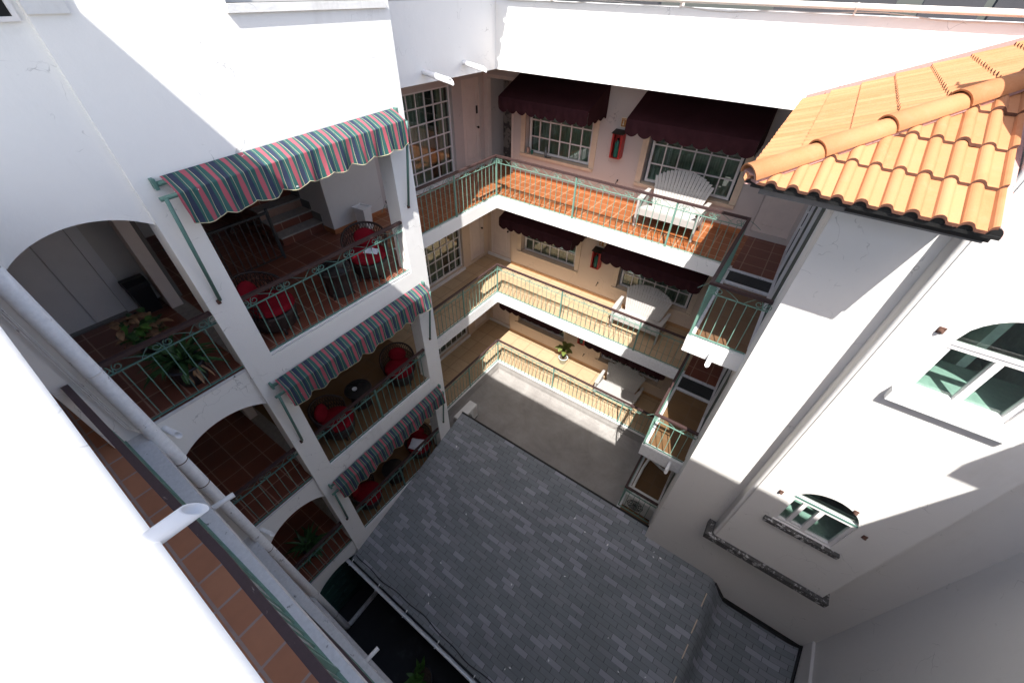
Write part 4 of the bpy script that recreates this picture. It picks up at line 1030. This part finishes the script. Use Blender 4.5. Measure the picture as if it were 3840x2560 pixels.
for i, (nm, z) in enumerate(LV):
    cx = (.36, .24, .36)[i]; fl_ = ('upper', 'middle', 'lowest')[i]
    chair(['wicker armchair in the upper loggia near the lit pier, pale cloth on seat', 'wicker armchair in the middle loggia by the right pier, back turned to the wall', 'wicker armchair in the lowest loggia, a folded white towel on its seat'][i], ((.30, .28, .36)[i], (-4.10, -4.02, -4.05)[i], z), R(-40))
    table(['dark round wicker table in the upper loggia, half hidden by railing bars', 'dark round wicker table in the middle loggia with an ashtray on it', 'dark round wicker table in the lowest loggia beside the shingle roof'][i], ((.32, .10, .40)[i], (-4.78, -4.98, -4.98)[i], z))
    chair(['wicker armchair at the left end of the upper loggia, red seat against the white pier', 'wicker armchair at the left end of the middle loggia, two red cushions', 'wicker armchair at the left end of the lowest loggia, nearest the roof corner'][i], ((.30, .33, .36)[i], (-5.88, -5.72, -5.78)[i], z), R(35))
ash = MB(); ash.lathe([(0, 0), (.045, 0), (.05, .02), (.042, .02), (.038, .008), (0, .008)], n=16); o = tag(obj('ashtray', ash, M['pvc'], None), 'small round ashtray on the middle loggia table', 'ashtray'); o.location = (.06, -5.03, ZB+.462)
def cloth(name, label, loc, w_, d_, h, mat, seed, layers=3):
    rnd = random.Random(seed); mb = MB()
    for l in range(layers):
        n = 10; W, D = w_*(1-.07*l), d_*(1-.09*l); zz = h*l; rot = rnd.uniform(-.18, .18); grid = []
        for a in range(n+1):
            for b in range(n+1):
                u, v = a/n-.5, b/n-.5; e = max(abs(u), abs(v))*2
                x, y = u*W, v*D; q = zz+h*.9-(.9*h+.004)*max(0, (e-.86)/.14)**2+.006*math.sin(u*11+l)+.005*math.sin(v*14+2*l)
                grid.append(mb.b.verts.new((x*math.cos(rot)-y*math.sin(rot), x*math.sin(rot)+y*math.cos(rot), q)))
        for a in range(n):
            for b in range(n):
                f = mb.b.faces.new((grid[a*(n+1)+b], grid[(a+1)*(n+1)+b], grid[(a+1)*(n+1)+b+1], grid[a*(n+1)+b+1])); f.smooth = True
    o = tag(obj(name, mb, M[mat]), label, 'towel'); o.location = loc; o.rotation_euler = (0, 0, .5); return o
cloth('folded_towel', 'folded white towel on the armchair seat in the lowest loggia', (.40, -4.14, ZC+.485), .36, .32, .03, 'towel', 3)
cloth('folded_cloth', 'small pale blue cloth on the red armchair seat in the upper loggia', (.42, -4.10, .485), .24, .12, .018, 'towel', 5, 2)

# ================================================================== SMALL THINGS
# bins
wb_ = thing('waste_bin', 'white open-top waste bin standing against the stair wall of the upper loggia', 'bin', (-1.18, -3.0, 0), .15)
b = MB(); b.prism([(-.14, -.11), (.14, -.11), (.14, .11), (-.14, .11)], 'z', 0, .44)
for v in b.b.verts:
    s = .78+.22*v.co.z/.44; v.co.x *= s; v.co.y *= s
obj('bin_body', b, M['white_paint'], wb_, world=False)
b = MB(); b.wall('x', 0, 0, 0, 0, 0, 0)
b.box(-.155, .155, -.125, -.095, .44, .47); b.box(-.155, .155, .095, .125, .44, .47); b.box(-.155, -.125, -.095, .095, .44, .47); b.box(.125, .155, -.095, .095, .44, .47); b.box(-.12, .12, -.09, .09, .435, .445); obj('bin_rim', b, M['white_paint'], wb_, world=False)
kb = thing('waste_bin', 'black waste bin with a rounded top by the pier next to the lift door', 'bin', (-1.66, -6.80, 0), 0)
kb.scale = (.82, .82, .82)
b = MB(); b.prism([(-.17, -.16), (.17, -.16), (.17, .16), (-.17, .16)], 'z', 0, .52)
for v in b.b.verts:
    s = .8+.2*v.co.z/.52; v.co.x *= s; v.co.y *= s
obj('bin_body', b, M['black'], kb, world=False)
b = MB(); b.prism([(-.18, .52), (.18, .52), (.17, .60), (.08, .68), (-.06, .68), (-.17, .60)], 'y', -.17, .17); obj('bin_lid', b, M['black'], kb, world=False)
# extinguisher cabinets, cylinders, signs
for i, (nm, z) in enumerate(LV):
    x = 2.265; y0, y1 = YW-.19, YW-.001
    t = thing('fire_cabinet', '%s red fire extinguisher cabinet hanging between the two maroon awnings' % nm, 'cabinet', (x, YW, z+1.0), 0, 'red extinguisher cabinets')
    b = MB(); w2 = .12
    b.box(x-w2, x-w2+.015, y0, y1, z+.98, z+1.48); b.box(x+w2-.015, x+w2, y0, y1, z+.98, z+1.48); b.box(x-w2+.015, x+w2-.015, y1-.012, y1, z+.98, z+1.48); b.box(x-w2+.015, x+w2-.015, y0, y1-.012, z+.98, z+.995)
    for q in (x-w2+.0155, x+w2-.0405): b.box(q, q+.025, y0-.004, y0+.012, z+.98, z+1.48)
    obj('cabinet_body', b, M['redbox'], t)
    b = MB(); b.prism([(y0-.03, z+1.482), (y1, z+1.52), (y1, z+1.54), (y0-.03, z+1.50)], 'x', x-w2-.015, x+w2+.015); obj('cabinet_roof', b, M['knob'], t)
    e = thing('fire_extinguisher', 'dark green extinguisher cylinder inside the %s red cabinet' % nm, 'extinguisher', (x, YW-.10, z+.995), 0, 'extinguishers inside red cabinets')
    b = MB(); b.lathe([(0, 0), (.055, 0), (.062, .02), (.062, .27), (.045, .32), (.018, .345), (.018, .37), (0, .37)], n=16); obj('cylinder', b, M['tank'], e, world=False, smooth=True)
    b = MB(); b.box(-.012, .012, -.05, .03, .372, .39); b.tube([(0, -.03, .38), (.05, -.05, .33), (.06, -.06, .2)], .009, 6); obj('valve', b, M['black'], e, world=False)
    if i < 2:
        t = thing('safety_sign', '%s orange safety sign with a white arrow above the red cabinet' % nm, 'sign', (2.33, YW, z+1.69), 0, 'orange extinguisher signs')
        b = MB(); b.box(2.215, 2.455, YW-.006, YW-.0005, z+1.585, z+1.775); obj('sign_border', b, M['signw'], t)
        b = MB(); b.box(2.225, 2.445, YW-.009, YW-.0062, z+1.597, z+1.763); obj('sign_plate', b, M['sign'], t)
        b = MB(); a = 2.275; b.box(a-.009, a+.009, YW-.0115, YW-.0092, z+1.65, z+1.715); b.face([(a-.024, YW-.0115, z+1.652), (a+.024, YW-.0115, z+1.652), (a, YW-.0115, z+1.615)]); obj('arrow', b, M['signw'], t)
        b = MB(); b.prism([(2.35, z+1.612), (2.41, z+1.612), (2.41, z+1.69), (2.395, z+1.708), (2.395, z+1.722), (2.365, z+1.722), (2.365, z+1.708), (2.35, z+1.69)], 'y', YW-.0115, YW-.0092); obj('pictogram', b, M['signw'], t)
        tc = bpy.data.curves.new('sign_text', 'FONT'); tc.body = 'EXTINTOR'; tc.size = .032; tc.extrude = .0008; tc.align_x = 'LEFT'
        tmp = bpy.data.objects.new('tmp', tc); col.objects.link(tmp); bpy.context.view_layer.update()
        tm = bpy.data.meshes.new_from_object(tmp.evaluated_get(bpy.context.evaluated_depsgraph_get())); bpy.data.objects.remove(tmp)
        tm.materials.append(M['signw']); tm.transform(Matrix.Translation((2.235, YW-.0105, z+1.733)) @ Matrix.Rotation(PI/2, 4, 'X'))
        obj('sign_text', tm, None, t, loc=(0, 0, 0)); 
    h = MB(); h.tube([(2.39, YW-.005, z+.47), (2.37, YW-.03, z+.43), (2.355, YW-.02, z+.37), (2.35, YW-.006, z+.35)], .009, 5); h.box(2.372, 2.40, YW-.02, YW-.001, z+.45, z+.49)
    tag(recentre(obj('wall_hook', h, M['black']), (2.37, YW, z+.4)), 'small black iron hook on the %s gallery wall below the red cabinet' % nm, 'hook', 'black hooks on the gallery wall')
# things on the upper left window sill
def lathe_thing(name, label, cat, prof, mat, loc, group=None):
    o = tag(obj(name, MB().lathe(prof, n=16), M[mat], smooth=True), label, cat, group); o.location = loc; return o
zs = .592
lathe_thing('food_tin', 'striped tin with a reddish label at the left end of the window sill', 'tin', [(0, 0), (.045, 0), (.047, .1), (.045, .14), (0, .14)], 'label', (-.16, YW+.03, zs))
lathe_thing('drinking_glass', 'small greenish drinking glass on the sill beside the tin', 'glass', [(0, 0), (.028, 0), (.034, .09), (.031, .09), (.026, .01), (0, .01)], 'tank', (-.05, YW+.04, zs))
lathe_thing('glass_bottle', 'clear glass bottle standing on the sill under the left maroon awning', 'bottle', [(0, 0), (.032, 0), (.034, .12), (.024, .16), (.011, .18), (.011, .22), (.015, .225), (.015, .25), (0, .25)], 'bottle', (.36, YW+.03, zs))
kn = MB(); kn.bar((-.03, 0, .012), (.14, .03, .012), .03, .015); o = tag(obj('remote_control', kn.bevel(.004), M['black']), 'small black object lying on the sill right of the clear bottle', 'remote'); o.location = (.40, YW-.01, zs)
# pipes
p = MB(); xs = .95; p.tube([(xs, -7.80, 6.5), (xs, -7.80, -8.28), (xs+.01, -7.79, -8.40)], .072, 16)
dp_ = thing('downpipe', 'thick white drain pipe running down the facade corner to the dark courtyard', 'pipe', (xs, -7.80, ZG)); obj('pipe_run', p, M['pipegrey'], dp_)
for z in (2.2, 1.02, -.55, -1.1, -3.3, -4.6, -6.2, -7.3):
    c = MB(); c.tube([(xs, -7.80, z), (xs, -7.80, z+.012)], .0755, 16); c.box(XF-.0, xs-.05, -7.84, -7.80, z-.01, z+.02); obj('pipe_clip', c, M['rust'] if int(z*10) % 2 else M['pvc'], dp_)
c = MB(); c.tube([(xs, -7.80, -8.36), (xs, -7.70, -8.43), (xs-.02, -6.2, -8.44)], .06, 12); obj('pipe_elbow', c, M['pipegrey'], dp_)
c = MB(); 
for dx in (0, .018, .03): c.tube([(XF+.02+dx, -7.93-dx, 6), (XF+.02+dx, -7.93-dx+.01*math.sin(dx*90), 1.0), (XF+.02+dx, -7.91-dx, .2), (XF+.02, -7.88, .02)], .006, 5)
tag(recentre(obj('wall_cable', c, M['pipegrey']), (XF, -7.9, 0)), 'thin grey cables running beside the thick white drain pipe', 'cable')
c = MB(); c.tube([(.1, -.075, 3.745), (3.5, -.075, 3.745), (6.0, -.075, 3.74), (9.4, -.075, 3.735)], .034, 14)
pp = thing('parapet_pipe', 'cream horizontal pipe along the top of the sunlit back parapet', 'pipe', (4, -.07, 3.74)); obj('pipe_run', c, M['cream_pipe'], pp)
for x in (1.2, 3.4, 5.55, 7.4):
    b = MB(); b.tube([(x, -.075, 3.744), (x+.02, -.075, 3.744)], .037, 14); b.box(x, x+.02, -.05, .1, 3.66, 3.72); obj('pipe_clip', b, M['cream_pipe'], pp)
c = MB(); c.tube([(.1+.25*k, -.014-.004*math.sin(k), 3.665-.02*math.sin(k*.5)-.012*math.sin(k*1.3)) for k in range(34)], .006, 5)
tag(recentre(obj('parapet_cable', c, M['inner']), (4, 0, 3.66)), 'thin grey cable sagging under the cream parapet pipe', 'cable')
for sx_, yy, zz in ((4.35, YN+.0, 0), ):
    pass
for k, x in enumerate((2.25, 3.6)):
    b = MB(); b.tube([(x, YN+.02, (ZA-.12) if k == 0 else ZB-.1), (x+.02, YN+.22, (ZA-.13) if k == 0 else ZB-.11)], .03, 10); obj('drain_spout', b, M['pvc'], near)
# air conditioners
def ac(label, loc, rot):
    t = thing('air_conditioner', label, 'air conditioner', loc, rot, 'white air conditioner units')
    b = MB(); b.box(-.38, .38, -.14, .14, .04, .56); obj('casing', b.bevel(.015), M['ac'], t, world=False)
    b = MB(); 
    for r in (.05, .10, .15, .19): b.tube([(-.1+r*math.cos(2*PI*k/24), -.148, .30+r*math.sin(2*PI*k/24)) for k in range(25)], .006, 5)
    for k in range(4): a = k*PI/4; b.tube([(-.1+.2*math.cos(a), -.147, .3+.2*math.sin(a)), (-.1-.2*math.cos(a), -.147, .3-.2*math.sin(a))], .005, 4)
    obj('fan_guard', b, M['black'], t, world=False)
    b = MB(); b.box(.18, .34, -.146, -.1402, .12, .5); obj('side_grille', b, M['inner'], t, world=False)
    for x in (-.28, .28):
        b = MB(); b.box(x-.04, x+.04, -.13, .13, 0, .04); obj('foot', b, M['black'], t, world=False)
ac('white air conditioner unit on the terrace beside the corner of the shingle roof', (.55, -2.36, -6.06), R(90))
ac('white air conditioner unit behind the black bars of the lowest right balcony', (5.85, -2.10, ZC), 0)
b = MB(); b.tube([(6.05, -.75, ZC+.06), (5.9, -.72, ZC+.06), (5.62, -.62, ZC+.06), (5.56, -.70, ZC+.06), (5.53, -1.0, ZC+.06), (5.52, -1.9, ZC+.06)], .035, 8)
tag(recentre(obj('insulated_pipe', b, M['pipegrey']), (5.6, -1, ZC)), 'grey insulated pipe looping over the lowest right balcony floor', 'pipe')
# plants
def leaf(mb, base, az, elev_, L, W, droop=.5, fold=.15, n=6):
    base = Vector(base); h = Vector((math.cos(az), math.sin(az), 0)); side_ = Vector((-math.sin(az), math.cos(az), 0)); prev = None; p = base.copy(); e = elev_
    for k in range(n+1):
        s = k/n; w_ = W*math.sin(PI*min(1, .06+s*.94))**.8*(1 if s < 1 else 0)+.001
        d = h*math.cos(e)+Vector((0, 0, 1))*math.sin(e); up_ = side_.cross(d)*-1
        cur = (mb.b.verts.new(p-side_*w_+up_*fold*w_), mb.b.verts.new(p), mb.b.verts.new(p+side_*w_+up_*fold*w_))
        if prev:
            for a, b_ in ((0, 1), (1, 2)):
                f = mb.b.faces.new((prev[a], prev[b_], cur[b_], cur[a])); f.smooth = True
        prev = cur; p = p+d*L/n; e -= droop/n
def pot(t, r, h, mat, sc=1.0):
    b = MB(); b.lathe([(0, 0), (r*.72, 0), (r*.95, h*.9), (r*1.04, h*.9), (r*1.04, h), (r*.93, h), (r*.9, h*.86), (0, h*.86)], n=22); obj('pot', b, M[mat], t, world=False)
    b = MB(); b.lathe([(0, h*.88), (r*.9, h*.87)], n=18); obj('soil', b, M['soil'], t, world=False)
def plant(label, loc, r, h, potmat, sets, stems=1, cat='plant', name='potted_plant', rot=0):
    t = thing(name, label, cat, loc, rot); 
    if r: pot(t, r, h, potmat)
    sm = MB()
    for k in range(stems):
        a = k*2.4; sm.tube([(.03*math.cos(a), .03*math.sin(a), h*.85), (.05*math.cos(a), .05*math.sin(a), h+.18)], .011, 6)
    obj('stem', sm, M['leafg'], t, world=False)
    for nm_, mat, lst in sets:
        mb = MB()
        for q in lst: leaf(mb, *q)
        obj(nm_, mb, M[mat], t, world=False)
    return t
rnd = random.Random(11)
# pale dieffenbachia on the lowest gallery
L_ = [((0, 0, .40+.05*k), k*2.4+.3, R(50-5*k), .33+.02*(k % 3), .075, 1.0, .12) for k in range(9)]+[((0, 0, .48), 1.0, R(82), .26, .05, .3, .2), ((0, 0, .46), 3.6, R(70), .26, .055, .4, .2)]
plant('yellow-green broad-leaved plant in a pale blue pot on the lowest gallery', (1.80, 1.25, ZC), .155, .25, 'potblue', [('foliage', 'leafy', L_)], 2)
# croton and strap plant in the arched bay
A_ = []; B_ = []; C_ = []
for k in range(84):
    q = ((rnd.uniform(-.17, .17), rnd.uniform(-.20, .20), .36+rnd.uniform(0, .28)), rnd.uniform(0, 6.28), R(rnd.uniform(-5, 65)), rnd.uniform(.11, .17), rnd.uniform(.034, .050), rnd.uniform(.6, 1.6), .25)
    (A_ if k % 2 == 0 else B_ if k % 4 == 1 else C_).append(q)
plant('browning broad-leaved plant behind the arched bay railing, left of the lift bin', (-.36, -7.18, 0), .17, .30, 'potdark', [('dry_leaves', 'leafb', A_), ('green_leaves', 'leafg', B_), ('dark_leaves', 'leaf', C_)], 5)
S1 = [((rnd.uniform(-.08, .08), rnd.uniform(-.08, .08), .30), k*.618*6.28, R(rnd.uniform(10, 75)), rnd.uniform(.32, .52), rnd.uniform(.022, .034), rnd.uniform(.9, 1.9), .35) for k in range(52)]
S2 = [((rnd.uniform(-.1, .1), rnd.uniform(-.1, .1), .28), rnd.uniform(-.8, .8), R(rnd.uniform(-10, 20)), rnd.uniform(.25, .36), .014, 1.6, .3) for k in range(9)]
plant('dark strap-leaved plant in a charcoal pot right behind the arched bay railing', (.42, -7.12, 0), .21, .30, 'potdark', [('foliage', 'leaf', S1), ('dry_leaves', 'leafb', S2)], 3)
S3 = [((rnd.uniform(-.1, .1), rnd.uniform(-.1, .1), .30), k*.618*6.28, R(rnd.uniform(15, 75)), rnd.uniform(.35, .55), .024, rnd.uniform(.9, 1.8), .35) for k in range(40)]
plant('dark leafy plant in deep shade behind the lowest arched bay railing', (.25, -7.25, ZC), .20, .28, 'potdark', [('foliage', 'leaf', S3)], 3)
S4 = [((rnd.uniform(-.12, .12), rnd.uniform(-.12, .12), .75), k*.618*6.28, R(rnd.uniform(45, 85)), rnd.uniform(.25, .4), .045, .8, .3) for k in range(16)]
plant('bright green shrub tip at the bottom edge of the dark courtyard', (3.3, -7.45, ZG), .25, .5, 'potdark', [('foliage', 'leafg', S4)], 4)
